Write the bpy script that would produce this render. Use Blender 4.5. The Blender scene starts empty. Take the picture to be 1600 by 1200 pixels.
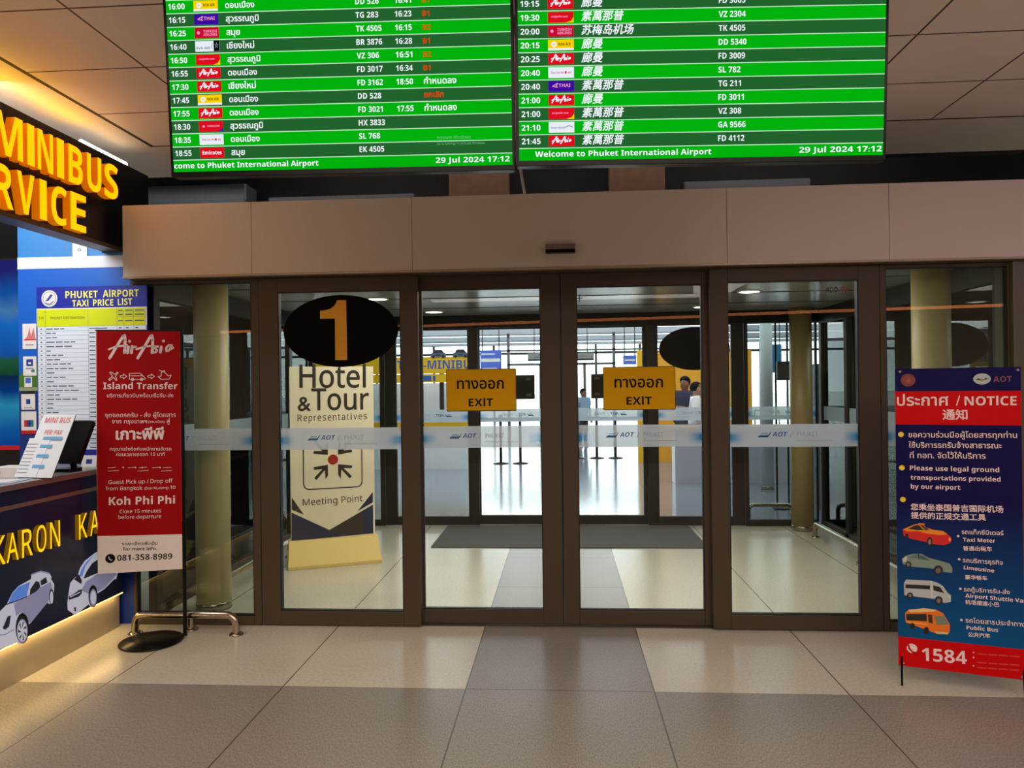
import bpy, math, random
import numpy as np
from mathutils import Vector, Matrix
from mathutils.geometry import tessellate_polygon
S = bpy.context.scene
COL = S.collection
PI = math.pi
rnd = random.Random(7)

# ------------------------------------------------------------------ camera
EYE, FPX = 1.6, 1150.0
YAW, PITCH, ROLL = -0.066879, 0.001544, -0.011947
def _rot(yaw, pitch, roll):
    base = np.array([[1, 0, 0], [0, 0, 1], [0, 1, 0]], float)
    cy, sy = math.cos(yaw), math.sin(yaw); cp, sp = math.cos(pitch), math.sin(pitch); cr, sr = math.cos(roll), math.sin(roll)
    return (np.array([[cr, sr, 0], [-sr, cr, 0], [0, 0, 1]]) @ np.array([[1, 0, 0], [0, cp, -sp], [0, sp, cp]])
            @ np.array([[cy, 0, -sy], [0, 1, 0], [sy, 0, cy]]) @ base)
RW = _rot(YAW, PITCH, ROLL)
cam_data = bpy.data.cameras.new('camera')
cam = bpy.data.objects.new('camera', cam_data); COL.objects.link(cam)
cam_data.sensor_width = 36.0; cam_data.lens = 36.0 * FPX / 1600.0
cam_data.clip_start = 0.05; cam_data.clip_end = 300
M3 = Matrix((RW[0], RW[1], -RW[2])).transposed()
cam.matrix_world = Matrix.Translation((0, 0, EYE)) @ M3.to_4x4()
S.camera = cam

# ------------------------------------------------------------------ view, world, large lights
S.view_settings.view_transform = 'Standard'; S.view_settings.look = 'None'
S.view_settings.exposure = 0.0; S.view_settings.gamma = 1.0; S.view_settings.use_curve_mapping = False
W = bpy.data.worlds.new('sky'); S.world = W; W.use_nodes = True
W.node_tree.nodes['Background'].inputs[0].default_value = (0.86, 0.95, 1.0, 1)
W.node_tree.nodes['Background'].inputs[1].default_value = 3.6

def area(name, loc, sx, sy, power, col, rot=(0, 0, 0)):
    l = bpy.data.lights.new(name, 'AREA'); l.shape = 'RECTANGLE'; l.size = sx; l.size_y = sy; l.energy = power; l.color = col
    o = bpy.data.objects.new(name, l); COL.objects.link(o); o.location = loc; o.rotation_euler = rot
    return o
area('arrivals_ceiling_light', (0.3, 0.6, 3.22), 5.0, 2.6, 112, (1.0, 0.88, 0.76))
area('arrivals_rear_light', (0.3, -3.0, 3.22), 5.5, 2.6, 270, (1.0, 0.88, 0.76))
area('vestibule_ceiling_light', (0, 6.0, 2.38), 4.4, 1.4, 56, (1.0, 0.93, 0.80))
area('terminal_hall_light', (0, 13.0, 3.3), 12, 7, 450, (0.92, 0.97, 1.0))
area('terminal_far_light', (0, 25.0, 3.3), 16, 9, 2000, (0.92, 0.97, 1.0))

area('led_wall_spill', (5.6, 2.6, 2.7), 1.2, 1.0, 16, (0.62, 0.42, 1.0), (0, math.radians(80), 0))

# ------------------------------------------------------------------ materials
MATS = {}
def srgb(r, g, b):
    f = lambda c: (c / 255 / 12.92) if c / 255 <= 0.04045 else ((c / 255 + 0.055) / 1.055) ** 2.4
    return (f(r), f(g), f(b), 1)
def mat(name, c, rough=0.5, metal=0.0, emit=0.0, spec=0.5, noise=0.0, nscale=40.0, bump=0.0):
    if name in MATS: return MATS[name]
    m = bpy.data.materials.new(name); m.use_nodes = True; nt = m.node_tree
    b = nt.nodes['Principled BSDF']; c = srgb(*c)
    b.inputs['Base Color'].default_value = c; b.inputs['Roughness'].default_value = rough
    b.inputs['Metallic'].default_value = metal; b.inputs['Specular IOR Level'].default_value = spec
    if emit:
        b.inputs['Emission Color'].default_value = c; b.inputs['Emission Strength'].default_value = emit
    if noise or bump:
        tc = nt.nodes.new('ShaderNodeTexCoord'); n = nt.nodes.new('ShaderNodeTexNoise')
        n.inputs['Scale'].default_value = nscale; n.inputs['Detail'].default_value = 5
        nt.links.new(tc.outputs['Object'], n.inputs['Vector'])
        if noise:
            mx = nt.nodes.new('ShaderNodeMix'); mx.data_type = 'RGBA'
            mx.inputs[6].default_value = tuple(v * (1 - noise) for v in c[:3]) + (1,)
            mx.inputs[7].default_value = tuple(min(1, v * (1 + noise)) for v in c[:3]) + (1,)
            nt.links.new(n.outputs['Fac'], mx.inputs[0]); nt.links.new(mx.outputs[2], b.inputs['Base Color'])
        if bump:
            bp = nt.nodes.new('ShaderNodeBump'); bp.inputs['Strength'].default_value = bump; bp.inputs['Distance'].default_value = 0.01
            nt.links.new(n.outputs['Fac'], bp.inputs['Height']); nt.links.new(bp.outputs[0], b.inputs['Normal'])
    MATS[name] = m
    return m
def lamp_mat(name, c, strength):
    if name in MATS: return MATS[name]
    m = bpy.data.materials.new(name); m.use_nodes = True; nt = m.node_tree; nt.nodes.clear()
    e = nt.nodes.new('ShaderNodeEmission'); o = nt.nodes.new('ShaderNodeOutputMaterial')
    e.inputs[0].default_value = srgb(*c); e.inputs[1].default_value = strength
    nt.links.new(e.outputs[0], o.inputs[0]); MATS[name] = m
    return m
def N(nt, t, **kw):
    n = nt.nodes.new(t)
    for k, v in kw.items(): setattr(n, k, v)
    return n
def glass_mat(name, tint, gloss):
    m = bpy.data.materials.new(name); m.use_nodes = True; nt = m.node_tree; nt.nodes.clear()
    t = N(nt, 'ShaderNodeBsdfTransparent'); t.inputs[0].default_value = tint
    g = N(nt, 'ShaderNodeBsdfGlossy'); g.inputs['Roughness'].default_value = 0.0; g.inputs[0].default_value = (1, 1, 1, 1)
    f = N(nt, 'ShaderNodeFresnel'); f.inputs[0].default_value = gloss
    mx = N(nt, 'ShaderNodeMixShader'); o = N(nt, 'ShaderNodeOutputMaterial')
    nt.links.new(f.outputs[0], mx.inputs[0]); nt.links.new(t.outputs[0], mx.inputs[1]); nt.links.new(g.outputs[0], mx.inputs[2])
    nt.links.new(mx.outputs[0], o.inputs[0]); MATS[name] = m
    return m
GLASS = glass_mat('door_glass', (0.97, 0.985, 0.975, 1), 1.27)
SIDEGLASS = glass_mat('side_glass', (0.80, 0.85, 0.83, 1), 1.38)
def band_mat():
    m = bpy.data.materials.new('frosted_band'); m.use_nodes = True; nt = m.node_tree; nt.nodes.clear()
    tc = N(nt, 'ShaderNodeTexCoord'); sp = N(nt, 'ShaderNodeSeparateXYZ'); nt.links.new(tc.outputs['Generated'], sp.inputs[0])
    def mth(op, a, b=None):
        n = N(nt, 'ShaderNodeMath', operation=op)
        for i, v in enumerate((a, b)):
            if v is None: continue
            if isinstance(v, (int, float)): n.inputs[i].default_value = v
            else: nt.links.new(v, n.inputs[i])
        return n.outputs[0]
    dx = mth('ABSOLUTE', mth('SUBTRACT', sp.outputs[0], 0.5)); dz = mth('ABSOLUTE', mth('SUBTRACT', sp.outputs[2], 0.42))
    fx = N(nt, 'ShaderNodeMapRange'); nt.links.new(dx, fx.inputs[0]); fx.inputs[1].default_value = 0.38; fx.inputs[2].default_value = 0.49
    fz = N(nt, 'ShaderNodeMapRange'); nt.links.new(dz, fz.inputs[0]); fz.inputs[1].default_value = 0.30; fz.inputs[2].default_value = 0.10
    f = mth('MULTIPLY', fx.outputs[0], fz.outputs[0])
    mc = N(nt, 'ShaderNodeMix', data_type='RGBA'); nt.links.new(f, mc.inputs[0])
    mc.inputs[6].default_value = srgb(212, 226, 240); mc.inputs[7].default_value = srgb(70, 165, 228)
    d = N(nt, 'ShaderNodeBsdfDiffuse'); tr = N(nt, 'ShaderNodeBsdfTranslucent'); tp = N(nt, 'ShaderNodeBsdfTransparent')
    nt.links.new(mc.outputs[2], d.inputs[0]); nt.links.new(mc.outputs[2], tr.inputs[0])
    a = N(nt, 'ShaderNodeMixShader'); a.inputs[0].default_value = 0.55
    nt.links.new(d.outputs[0], a.inputs[1]); nt.links.new(tr.outputs[0], a.inputs[2])
    b = N(nt, 'ShaderNodeMixShader'); b.inputs[0].default_value = 0.86
    nt.links.new(tp.outputs[0], b.inputs[1]); nt.links.new(a.outputs[0], b.inputs[2])
    o = N(nt, 'ShaderNodeOutputMaterial'); nt.links.new(b.outputs[0], o.inputs[0])
    return m
BAND = band_mat()
def tile_mat(name, c, px, py, ox, oy, jw, jc, rough, noise, nscale, spec=0.5, aniso=(1, 1, 1), bump=0.0):
    """tiles with joints along X = ox + k px and Y = oy + k py"""
    m = bpy.data.materials.new(name); m.use_nodes = True; nt = m.node_tree; b = nt.nodes['Principled BSDF']
    tc = N(nt, 'ShaderNodeTexCoord'); sp = N(nt, 'ShaderNodeSeparateXYZ'); nt.links.new(tc.outputs['Object'], sp.inputs[0])
    def mth(op, a, b_=None):
        n = N(nt, 'ShaderNodeMath', operation=op)
        for i, v in enumerate((a, b_)):
            if v is None: continue
            if isinstance(v, (int, float)): n.inputs[i].default_value = v
            else: nt.links.new(v, n.inputs[i])
        return n.outputs[0]
    def edge(out, p, o):
        fr = mth('FRACT', mth('DIVIDE', mth('SUBTRACT', out, o), p))
        return mth('LESS_THAN', mth('MULTIPLY', mth('SUBTRACT', 0.5, mth('ABSOLUTE', mth('SUBTRACT', fr, 0.5))), p), jw / 2)
    fac = edge(sp.outputs[0], px, ox)
    if py: fac = mth('MAXIMUM', fac, edge(sp.outputs[1], py, oy))
    mp = N(nt, 'ShaderNodeMapping'); mp.inputs['Scale'].default_value = aniso; nt.links.new(tc.outputs['Object'], mp.inputs[0])
    n1 = N(nt, 'ShaderNodeTexNoise'); n1.inputs['Scale'].default_value = nscale; n1.inputs['Detail'].default_value = 6; n1.inputs['Roughness'].default_value = 0.75
    nt.links.new(mp.outputs[0], n1.inputs[0])
    n2 = N(nt, 'ShaderNodeTexNoise'); n2.inputs['Scale'].default_value = 1.3; nt.links.new(tc.outputs['Object'], n2.inputs[0])
    cc = srgb(*c)
    mr = N(nt, 'ShaderNodeMapRange'); nt.links.new(n1.outputs['Fac'], mr.inputs[0]); mr.inputs[1].default_value = 0.3; mr.inputs[2].default_value = 0.7
    mr.inputs[3].default_value = 1 - noise; mr.inputs[4].default_value = 1 + noise
    mr2 = N(nt, 'ShaderNodeMapRange'); nt.links.new(n2.outputs['Fac'], mr2.inputs[0]); mr2.inputs[3].default_value = 0.9; mr2.inputs[4].default_value = 1.1
    vm = N(nt, 'ShaderNodeVectorMath', operation='SCALE'); vm.inputs[0].default_value = cc[:3]; nt.links.new(mth('MULTIPLY', mr.outputs[0], mr2.outputs[0]), vm.inputs['Scale'])
    mx = N(nt, 'ShaderNodeMix', data_type='RGBA'); nt.links.new(fac, mx.inputs[0]); nt.links.new(vm.outputs[0], mx.inputs[6]); mx.inputs[7].default_value = srgb(*jc)
    nt.links.new(mx.outputs[2], b.inputs['Base Color']); b.inputs['Roughness'].default_value = rough; b.inputs['Specular IOR Level'].default_value = spec
    if bump:
        bp = N(nt, 'ShaderNodeBump'); bp.inputs['Strength'].default_value = bump; bp.inputs['Distance'].default_value = 0.004
        nt.links.new(n1.outputs['Fac'], bp.inputs['Height']); nt.links.new(bp.outputs[0], b.inputs['Normal'])
    return m

BRONZE = mat('bronze_frame', (78, 66, 52), 0.5, 0.15, spec=0.3, noise=0.06, nscale=6)
GASKET = mat('black_gasket', (10, 10, 10), 0.5)
STEEL = mat('brushed_steel', (178, 165, 148), 0.22, 1.0, noise=0.05, nscale=60)
BLACKP = mat('black_plastic', (8, 8, 9), 0.3, spec=0.2)
INNER = mat('shaded_bronze_frame', (38, 33, 26), 0.5, 0.1, spec=0.25)  # darker copy of the bronze, shade of the inner doors put into the colour
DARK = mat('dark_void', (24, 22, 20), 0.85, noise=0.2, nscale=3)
WHITE = mat('white_print', (235, 232, 228), 0.5)
BLACK = mat('black_print', (8, 8, 8), 0.6, spec=0.15)
YELLOW = mat('yellow_plate', (222, 168, 0), 0.45)
CREAM = mat('cream_column', (214, 192, 140), 0.35, noise=0.05, nscale=5)

# ------------------------------------------------------------------ objects
def tag(o, label=None, cat=None, group=None, kind=None):
    if label: o['label'] = label
    if cat: o['category'] = cat
    if group: o['group'] = group
    if kind: o['kind'] = kind
    return o
def empty(name, loc=(0, 0, 0), mw=None, **k):
    o = bpy.data.objects.new(name, None); COL.objects.link(o); o.empty_display_size = 0.1
    if mw is not None: o.matrix_world = mw
    else: o.location = loc
    return tag(o, **k)
def copy_tree(o, parent=None):
    c = o.copy(); COL.objects.link(c); c.parent = parent
    for ch in list(o.children): copy_tree(ch, c)
    return c

class MB:
    def __init__(self): self.v = []; self.f = []; self.m = []; self.mats = []; self.smooth = []
    def mi(self, m):
        if m not in self.mats: self.mats.append(m)
        return self.mats.index(m)
    def add(self, vs, fs, m, smooth=False):
        b = len(self.v); i = self.mi(m); self.v += [tuple(p) for p in vs]
        for f in fs: self.f.append(tuple(b + k for k in f)); self.m.append(i); self.smooth.append(smooth)
        return self
    def box(self, x0, x1, y0, y1, z0, z1, m):
        vs = [(x, y, z) for z in (z0, z1) for y in (y0, y1) for x in (x0, x1)]
        return self.add(vs, [(0, 2, 3, 1), (4, 5, 7, 6), (0, 1, 5, 4), (2, 6, 7, 3), (0, 4, 6, 2), (1, 3, 7, 5)], m)
    def rbox(self, x0, x1, y0, y1, z0, z1, r, m, axis='y', n=4):
        """box with rounded corners seen along axis"""
        a = {'y': (x0, x1, z0, z1), 'z': (x0, x1, y0, y1), 'x': (y0, y1, z0, z1)}[axis]
        pts = []
        for cx, cz, s in ((a[1] - r, a[3] - r, 0), (a[0] + r, a[3] - r, 1), (a[0] + r, a[2] + r, 2), (a[1] - r, a[2] + r, 3)):
            for k in range(n + 1):
                t = (s + k / n) * PI / 2; pts.append((cx + r * math.cos(t), cz + r * math.sin(t)))
        lo, hi = {'y': (y0, y1), 'z': (z0, z1), 'x': (x0, x1)}[axis]
        mk = {'y': lambda p, w: (p[0], w, p[1]), 'z': lambda p, w: (p[0], p[1], w), 'x': lambda p, w: (w, p[0], p[1])}[axis]
        k = len(pts); vs = [mk(p, lo) for p in pts] + [mk(p, hi) for p in pts]
        return self.add(vs, [tuple(range(k)), tuple(range(2 * k - 1, k - 1, -1))] + [(i, i + k, (i + 1) % k + k, (i + 1) % k) for i in range(k)], m)
    def tube(self, pts, r, m, n=12, cap=True):
        P = [Vector(p) for p in pts]; rs = r if isinstance(r, (list, tuple)) else [r] * len(P)
        vs = []; fs = []; up = None
        for i, p in enumerate(P):
            t = ((P[min(i + 1, len(P) - 1)] - p).normalized() + (p - P[max(i - 1, 0)]).normalized())
            if t.length < 1e-6: t = Vector((0, 0, 1))
            t.normalize()
            if up is None: up = t.orthogonal().normalized()
            a = (up - t * up.dot(t)).normalized(); up = a; b = t.cross(a)
            vs += [p + rs[i] * (math.cos(2 * PI * k / n) * a + math.sin(2 * PI * k / n) * b) for k in range(n)]
        for i in range(len(P) - 1):
            fs += [(i * n + k, i * n + (k + 1) % n, (i + 1) * n + (k + 1) % n, (i + 1) * n + k) for k in range(n)]
        self.add(vs, fs, m, True)
        if cap:
            e = (len(P) - 1) * n
            self.add(vs[:n], [tuple(range(n - 1, -1, -1))], m); self.add(vs[e:], [tuple(range(n))], m)
        return self
    def lathe(self, prof, m, c=(0, 0, 0), n=32, smooth=True):
        vs = []; fs = []
        for (r, z) in prof: vs += [(c[0] + r * math.cos(2 * PI * k / n), c[1] + r * math.sin(2 * PI * k / n), c[2] + z) for k in range(n)]
        for i in range(len(prof) - 1): fs += [(i * n + k, i * n + (k + 1) % n, (i + 1) * n + (k + 1) % n, (i + 1) * n + k) for k in range(n)]
        fs += [tuple(range(n - 1, -1, -1)), tuple(range((len(prof) - 1) * n, len(prof) * n))]
        return self.add(vs, fs, m, smooth)
    # flat prints on a plane facing local -Y
    def poly(self, pts, m, y=-0.001):
        tri = tessellate_polygon([[Vector((p[0], p[1], 0)) for p in pts]])
        return self.add([(p[0], y, p[1]) for p in pts], [t for t in tri], m)
    def rect(self, x0, z0, x1, z1, m, y=-0.001): return self.add([(x0, y, z0), (x1, y, z0), (x1, y, z1), (x0, y, z1)], [(0, 1, 2, 3)], m)
    def disc(self, cx, cz, rx, rz, m, y=-0.001, n=28, rot=0.0):
        c, s = math.cos(rot), math.sin(rot)
        return self.add([(cx + rx * math.cos(2 * PI * k / n) * c - rz * math.sin(2 * PI * k / n) * s, y,
                          cz + rx * math.cos(2 * PI * k / n) * s + rz * math.sin(2 * PI * k / n) * c) for k in range(n)], [tuple(range(n))], m)
    def stroke(self, pts, w, m, y=-0.001, closed=False):
        P = [Vector(p) for p in pts]
        if closed: P.append(P[0])
        for a, b in zip(P, P[1:]):
            d = b - a
            if d.length < 1e-7: continue
            nn = Vector((-d.y, d.x)).normalized() * w / 2
            self.add([(q.x, y, q.y) for q in (a - nn, b - nn, b + nn, a + nn)], [(0, 1, 2, 3)], m)
        for p in P: self.disc(p.x, p.y, w / 2, w / 2, m, y, 8)
        return self
    def build(self, name, parent=None, bevel=0.0, **k):
        me = bpy.data.meshes.new(name); me.from_pydata(self.v, [], self.f)
        for m in self.mats: me.materials.append(m)
        me.polygons.foreach_set('material_index', self.m); me.polygons.foreach_set('use_smooth', self.smooth); me.update()
        o = bpy.data.objects.new(name, me); COL.objects.link(o)
        if parent: o.parent = parent
        if bevel:
            b = o.modifiers.new('bevel', 'BEVEL'); b.width = bevel; b.segments = 2; b.limit_method = 'ANGLE'
        return tag(o, **k)

# ------------------------------------------------------------------ lettering
def sans(s, style=''):
    if not style: base = (0x1D5A0, 0x1D5BA, 0x1D7E2)
    elif style == 'b': base = (0x1D5D4, 0x1D5EE, 0x1D7EC)
    elif style == 'B': base = (0x1D5D4, 0x1D5EE, 0x1D7EC); s = s.replace('I', 'l')   # plain bar for I
    elif style == 'i': base = (0x1D63C, 0x1D656, 0x1D7EC)
    else: return s
    out = ''
    for c in s:
        if 'A' <= c <= 'Z': out += chr(base[0] + ord(c) - 65)
        elif 'a' <= c <= 'z': out += chr(base[1] + ord(c) - 97)
        elif '0' <= c <= '9': out += chr(base[2] + ord(c) - 48)
        else: out += c
    return out
_tc = {}
def glyph_loops(s, res=2):
    """outlines of a string in the built-in font at size 1: list of (outer, [holes])"""
    if (s, res) in _tc: return _tc[(s, res)]
    c = bpy.data.curves.new('lettering', 'FONT'); c.body = s; c.fill_mode = 'NONE'; c.resolution_u = res
    o = bpy.data.objects.new('lettering', c); me = o.to_mesh()
    co = [v.co.xy.copy() for v in me.vertices]; nb = {}
    for e in me.edges:
        a, b = e.vertices; nb.setdefault(a, []).append(b); nb.setdefault(b, []).append(a)
    seen = set(); loops = []
    for i in range(len(co)):
        if i in seen or i not in nb: continue
        lp = [i]; seen.add(i); prev, cur = -1, i
        while True:
            nx = [k for k in nb[cur] if k != prev and k not in seen]
            if not nx: break
            prev, cur = cur, nx[0] if cur != i else min(nx); seen.add(cur); lp.append(cur)
        if len(lp) > 2: loops.append([co[k] for k in lp])
    o.to_mesh_clear(); bpy.data.objects.remove(o); bpy.data.curves.remove(c)
    def sarea(l): return sum(l[k].x * l[(k + 1) % len(l)].y - l[(k + 1) % len(l)].x * l[k].y for k in range(len(l))) / 2
    def inside(p, l):
        r = False
        for k in range(len(l)):
            a, b = l[k], l[(k + 1) % len(l)]
            if (a.y > p.y) != (b.y > p.y) and p.x < (b.x - a.x) * (p.y - a.y) / (b.y - a.y) + a.x: r = not r
        return r
    L = []
    for l in loops:
        dd = [l[0]]
        for p in l[1:]:
            if (p - dd[-1]).length > 1e-5: dd.append(p)
        if (dd[0] - dd[-1]).length < 1e-5: dd.pop()
        if len(dd) > 2: L.append((sarea(dd), dd))
    # nesting depth decides outer / hole, robust to either winding
    res_ = []
    if L:
        L.sort(key=lambda t: -abs(t[0]))
        outs = []
        for a, l in L:
            host = [h for h in outs if inside(l[0], h[1]) and inside(l[len(l) // 2], h[1])]
            if host and (host[-1][0] > 0) != (a > 0): host[-1][2].append(l)
            else: outs.append((a, l, []))
        res_ = [(l, hs) for a, l, hs in outs]
    _tc[(s, res)] = res_
    return res_
def bounds(s, res=2):
    P = [p for l, h in glyph_loops(s, res) for p in l]
    if not P: return (0, 0, 0, 0)
    return min(p.x for p in P), max(p.x for p in P), min(p.y for p in P), max(p.y for p in P)
def put_text(mb, s, m, A, B, ky=1.0, height=None, y=-0.001, strike=0.0, shear=0.0, res=2, mirror=False):
    """string fitted between A (left end of its baseline) and B (right end); ky stretches its height;
    height = height of a capital; strike = bold by that share of the height"""
    x0, x1, y0, y1 = bounds(s, res)
    if x1 - x0 < 1e-6: return
    A = Vector(A); B = Vector(B); wd = (B - A).length; sx = wd / (x1 - x0); sy = height / 0.72 if height else sx * ky
    d = (B - A) / wd; n = Vector((-d.y, d.x)); offs = [(0, 0)]
    if strike: q = strike * sy; offs = [(q, 0), (-q, 0), (0, q), (0, -q), (q * .7, q * .7), (-q * .7, q * .7), (q * .7, -q * .7), (-q * .7, -q * .7)]
    for lp, hs in glyph_loops(s, res):
        rings = [lp] + hs; flat = [p for r in rings for p in r]
        try: tri = tessellate_polygon([[Vector((p.x, p.y, 0)) for p in r] for r in rings])
        except Exception: continue
        for k, (ox, oy) in enumerate(offs):
            q = [A + d * ((p.x - x0) * sx + shear * p.y * sy + ox) + n * (p.y * sy + oy) for p in flat]
            mb.add([(v.x, y - k * 4e-5, v.y) for v in q], tri, m)
def solid_text(s, m_face, m_side, height, width, depth, res=3, strike=0.0):
    """one raised letter, base at z = 0, front toward local -Y"""
    mb = MB(); x0, x1, y0, y1 = bounds(s, res); sx = width / (x1 - x0); sz = height / (y1 - y0)
    for lp, hs in glyph_loops(s, res):
        rings = [[((p.x - x0) * sx, (p.y - y0) * sz) for p in r] for r in [lp] + hs]; flat = [p for r in rings for p in r]
        tri = tessellate_polygon([[Vector((p[0], p[1], 0)) for p in r] for r in rings])
        mb.add([(p[0], -depth, p[1]) for p in flat], tri, m_face)
        mb.add([(p[0], 0, p[1]) for p in flat], tri, m_side)
        for r in rings:
            k = len(r); mb.add([(p[0], -depth, p[1]) for p in r] + [(p[0], 0, p[1]) for p in r], [(i, (i + 1) % k, (i + 1) % k + k, i + k) for i in range(k)], m_side)
    return mb

# a flat panel standing in the place: local x to the right, z up, -y toward whoever reads it
class Panel:
    def __init__(self, origin, yaw=0.0, tilt=0.0):
        self.o = Vector(origin); self.u = Vector((math.cos(yaw), math.sin(yaw), 0)); nh = Vector((math.sin(yaw), -math.cos(yaw), 0))
        self.w = Vector((0, 0, 1)) * math.cos(tilt) + nh * math.sin(tilt); self.n = self.u.cross(self.w)   # n points at the reader
        self.mw = Matrix.Translation(self.o) @ Matrix((self.u, -self.n, self.w)).transposed().to_4x4()
    def at(self, px, py):
        """photograph point -> local (x, z) on this panel"""
        d = Vector(RW.T @ np.array([(px - 800) / FPX, -(py - 600) / FPX, 1.0])); c = Vector((0, 0, EYE))
        q = c + d * ((self.o - c).dot(self.n) / d.dot(self.n)) - self.o
        return Vector((q.dot(self.u), q.dot(self.w)))
    def pts(self, L, s=1.0, ox=0.0, oy=0.0): return [self.at(ox + x / s, oy + y / s) for x, y in L]

# ------------------------------------------------------------------ setting: floor, ceilings, walls
FL = tile_mat('pale_floor_tile', (200, 194, 176), 0.985, 0, -0.522, 0, 0.007, (92, 84, 72), 0.24, 0.16, 60, 0.45)
FD = tile_mat('grey_floor_tile', (142, 136, 128), 0.985, 0.985, -0.522, 3.86, 0.007, (84, 74, 66), 0.30, 0.55, 110, 0.4, (1.6, .6, 1), 0.05)
FH = tile_mat('hall_floor_tile', (122, 130, 142), 1.2, 1.2, 0, 0, 0.004, (170, 172, 175), 0.13, 0.04, 30, 0.8)
mb = MB()
def fq(x0, x1, y0, y1, m): mb.add([(x0, y0, 0), (x1, y0, 0), (x1, y1, 0), (x0, y1, 0)], [(0, 1, 2, 3)], m)
fq(-6, 6, -5, 3.86, FD)
fq(-6, -0.522, 3.86, 8.4, FL); fq(-0.522, 0.463, 3.86, 8.4, FD); fq(0.463, 6, 3.86, 8.4, FL)
fq(-16, 16, 8.4, 34, FH)
mb.build('floor', kind='structure')
PAVE = mat('outdoor_pavement', (205, 205, 200), 0.8, noise=0.1, nscale=2)
mb = MB(); mb.add([(-60, 34, -0.02), (60, 34, -0.02), (60, 120, -0.02), (-60, 120, -0.02)], [(0, 1, 2, 3)], PAVE); mb.build('ground', kind='structure')

CE = tile_mat('ceiling_tile', (236, 222, 208), 0.6565, 0.61, -2.171, 4.965 - 0.61 * 8, 0.012, (70, 52, 42), 0.5, 0.02, 4)
CP = mat('ceiling_plaster', (230, 214, 198), 0.6, noise=0.03, nscale=4)
mb = MB()
mb.add([(-2.83, -5, 3.3), (-2.83, 4.965, 3.3), (6, 4.965, 3.3), (6, -5, 3.3)], [(0, 1, 2, 3)], CE)
mb.add([(-6, -5, 3.3), (-6, 5.7, 3.3), (-2.84, 5.7, 3.3), (-2.84, -5, 3.3)], [(0, 1, 2, 3)], CP)
mb.add([(-2.84, 4.975, 3.3), (-2.84, 5.7, 3.3), (6, 5.7, 3.3), (6, 4.975, 3.3)], [(0, 1, 2, 3)], CP)
JT = mat('ceiling_joint', (58, 42, 34), 0.7)
mb.box(-2.85, -2.828, -5, 4.975, 3.299, 3.33, JT); mb.box(-2.85, 6, 4.96, 4.977, 3.299, 3.33, JT)
mb.build('ceiling', kind='structure')
VC = mat('vestibule_ceiling_metal', (168, 168, 160), 0.25, 0.3, noise=0.05, nscale=3)
mb = MB(); mb.box(-3.2, 3.2, 4.96, 8.36, 2.40, 2.46, VC)
for yy in (5.8, 6.65, 7.5): mb.box(-3.2, 3.2, yy, yy + 0.012, 2.396, 2.402, JT)
mb.build('ceiling_vestibule', kind='structure')
HC = mat('hall_ceiling', (196, 198, 200), 0.7, noise=0.04, nscale=1)
mb = MB(); mb.box(-16, 16, 8.5, 34, 3.42, 3.5, HC); mb.build('ceiling_hall', kind='structure')

WD = mat('wall_paint', (226, 216, 204), 0.6, noise=0.06, nscale=2)
WO = mat('olive_wall', (96, 98, 84), 0.5, noise=0.08, nscale=2)
WL = mat('hall_wall', (205, 210, 212), 0.6, noise=0.04, nscale=1)
MB().box(-6.1, -6, -5, 8.4, 0, 3.35, WD).build('wall_left', kind='structure')
MB().box(6, 6.1, -5, 8.4, 0, 3.35, WD).build('wall_right', kind='structure')
MB().box(-6, 6, -5.1, -5, 0, 3.35, mat('rear_wall_paint', (104, 96, 88), 0.6, noise=0.05, nscale=2)).build('wall_rear', kind='structure')
MB().box(-16.1, -16, 8.4, 34, 0, 3.5, WL).build('wall_hall_left', kind='structure')
MB().box(16, 16.1, 8.4, 34, 0, 3.5, WL).build('wall_hall_right', kind='structure')
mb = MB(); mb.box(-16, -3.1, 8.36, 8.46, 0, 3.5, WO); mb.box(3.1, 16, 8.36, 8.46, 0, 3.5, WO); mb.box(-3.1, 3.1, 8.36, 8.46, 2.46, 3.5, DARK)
mb.build('wall_hall_near', kind='structure')
# dark void above the vestibule
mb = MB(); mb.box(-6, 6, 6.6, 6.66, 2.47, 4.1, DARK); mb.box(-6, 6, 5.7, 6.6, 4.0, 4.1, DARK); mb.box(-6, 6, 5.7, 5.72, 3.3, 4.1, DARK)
mb.build('wall_void', kind='structure')
area('void_fill_light', (0.2, 5.85, 3.95), 5.0, 0.15, 22, (1.0, 0.95, 0.9), (math.radians(10), 0, 0))  # added fill lamp that brings out the ducts, no known source here
# dark pier right of the glass and the booth's back
PIER = mat('olive_pier', (92, 88, 66), 0.4, 0.1, noise=0.05, nscale=3)
MB().box(2.826, 3.5, 4.80, 5.0, 0, 2.345, PIER).build('wall_pier', kind='structure', bevel=0.004)
MB().box(3.5, 6, 4.85, 4.95, 0, 3.3, WD).build('wall_front_right', kind='structure')

# header over the doors: four seamed panels with a lip
FAS = mat('header_panel', (204, 194, 178), 0.42, 0.0, noise=0.03, nscale=2)
LIP = mat('header_lip', (176, 160, 138), 0.35, 0.3)
mb = MB(); xs = [-2.925, -2.038, -0.961, 1.06, 2.058, 3.5]
for a, b in zip(xs, xs[1:]): mb.box(a + 0.0012, b - 0.0012, 4.75, 4.77, 2.358, 2.835, FAS)
mb.box(-2.92, 3.5, 4.768, 4.95, 2.36, 2.83, FAS)
hd = mb.build('trim_1', kind='structure', bevel=0.0015)
MB().box(-2.925, 3.5, 4.744, 4.79, 2.345, 2.357, LIP).build('lip', hd)
MB().box(-2.90, 3.5, 4.79, 4.96, 2.338, 2.3585, BRONZE).build('soffit', hd)

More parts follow.
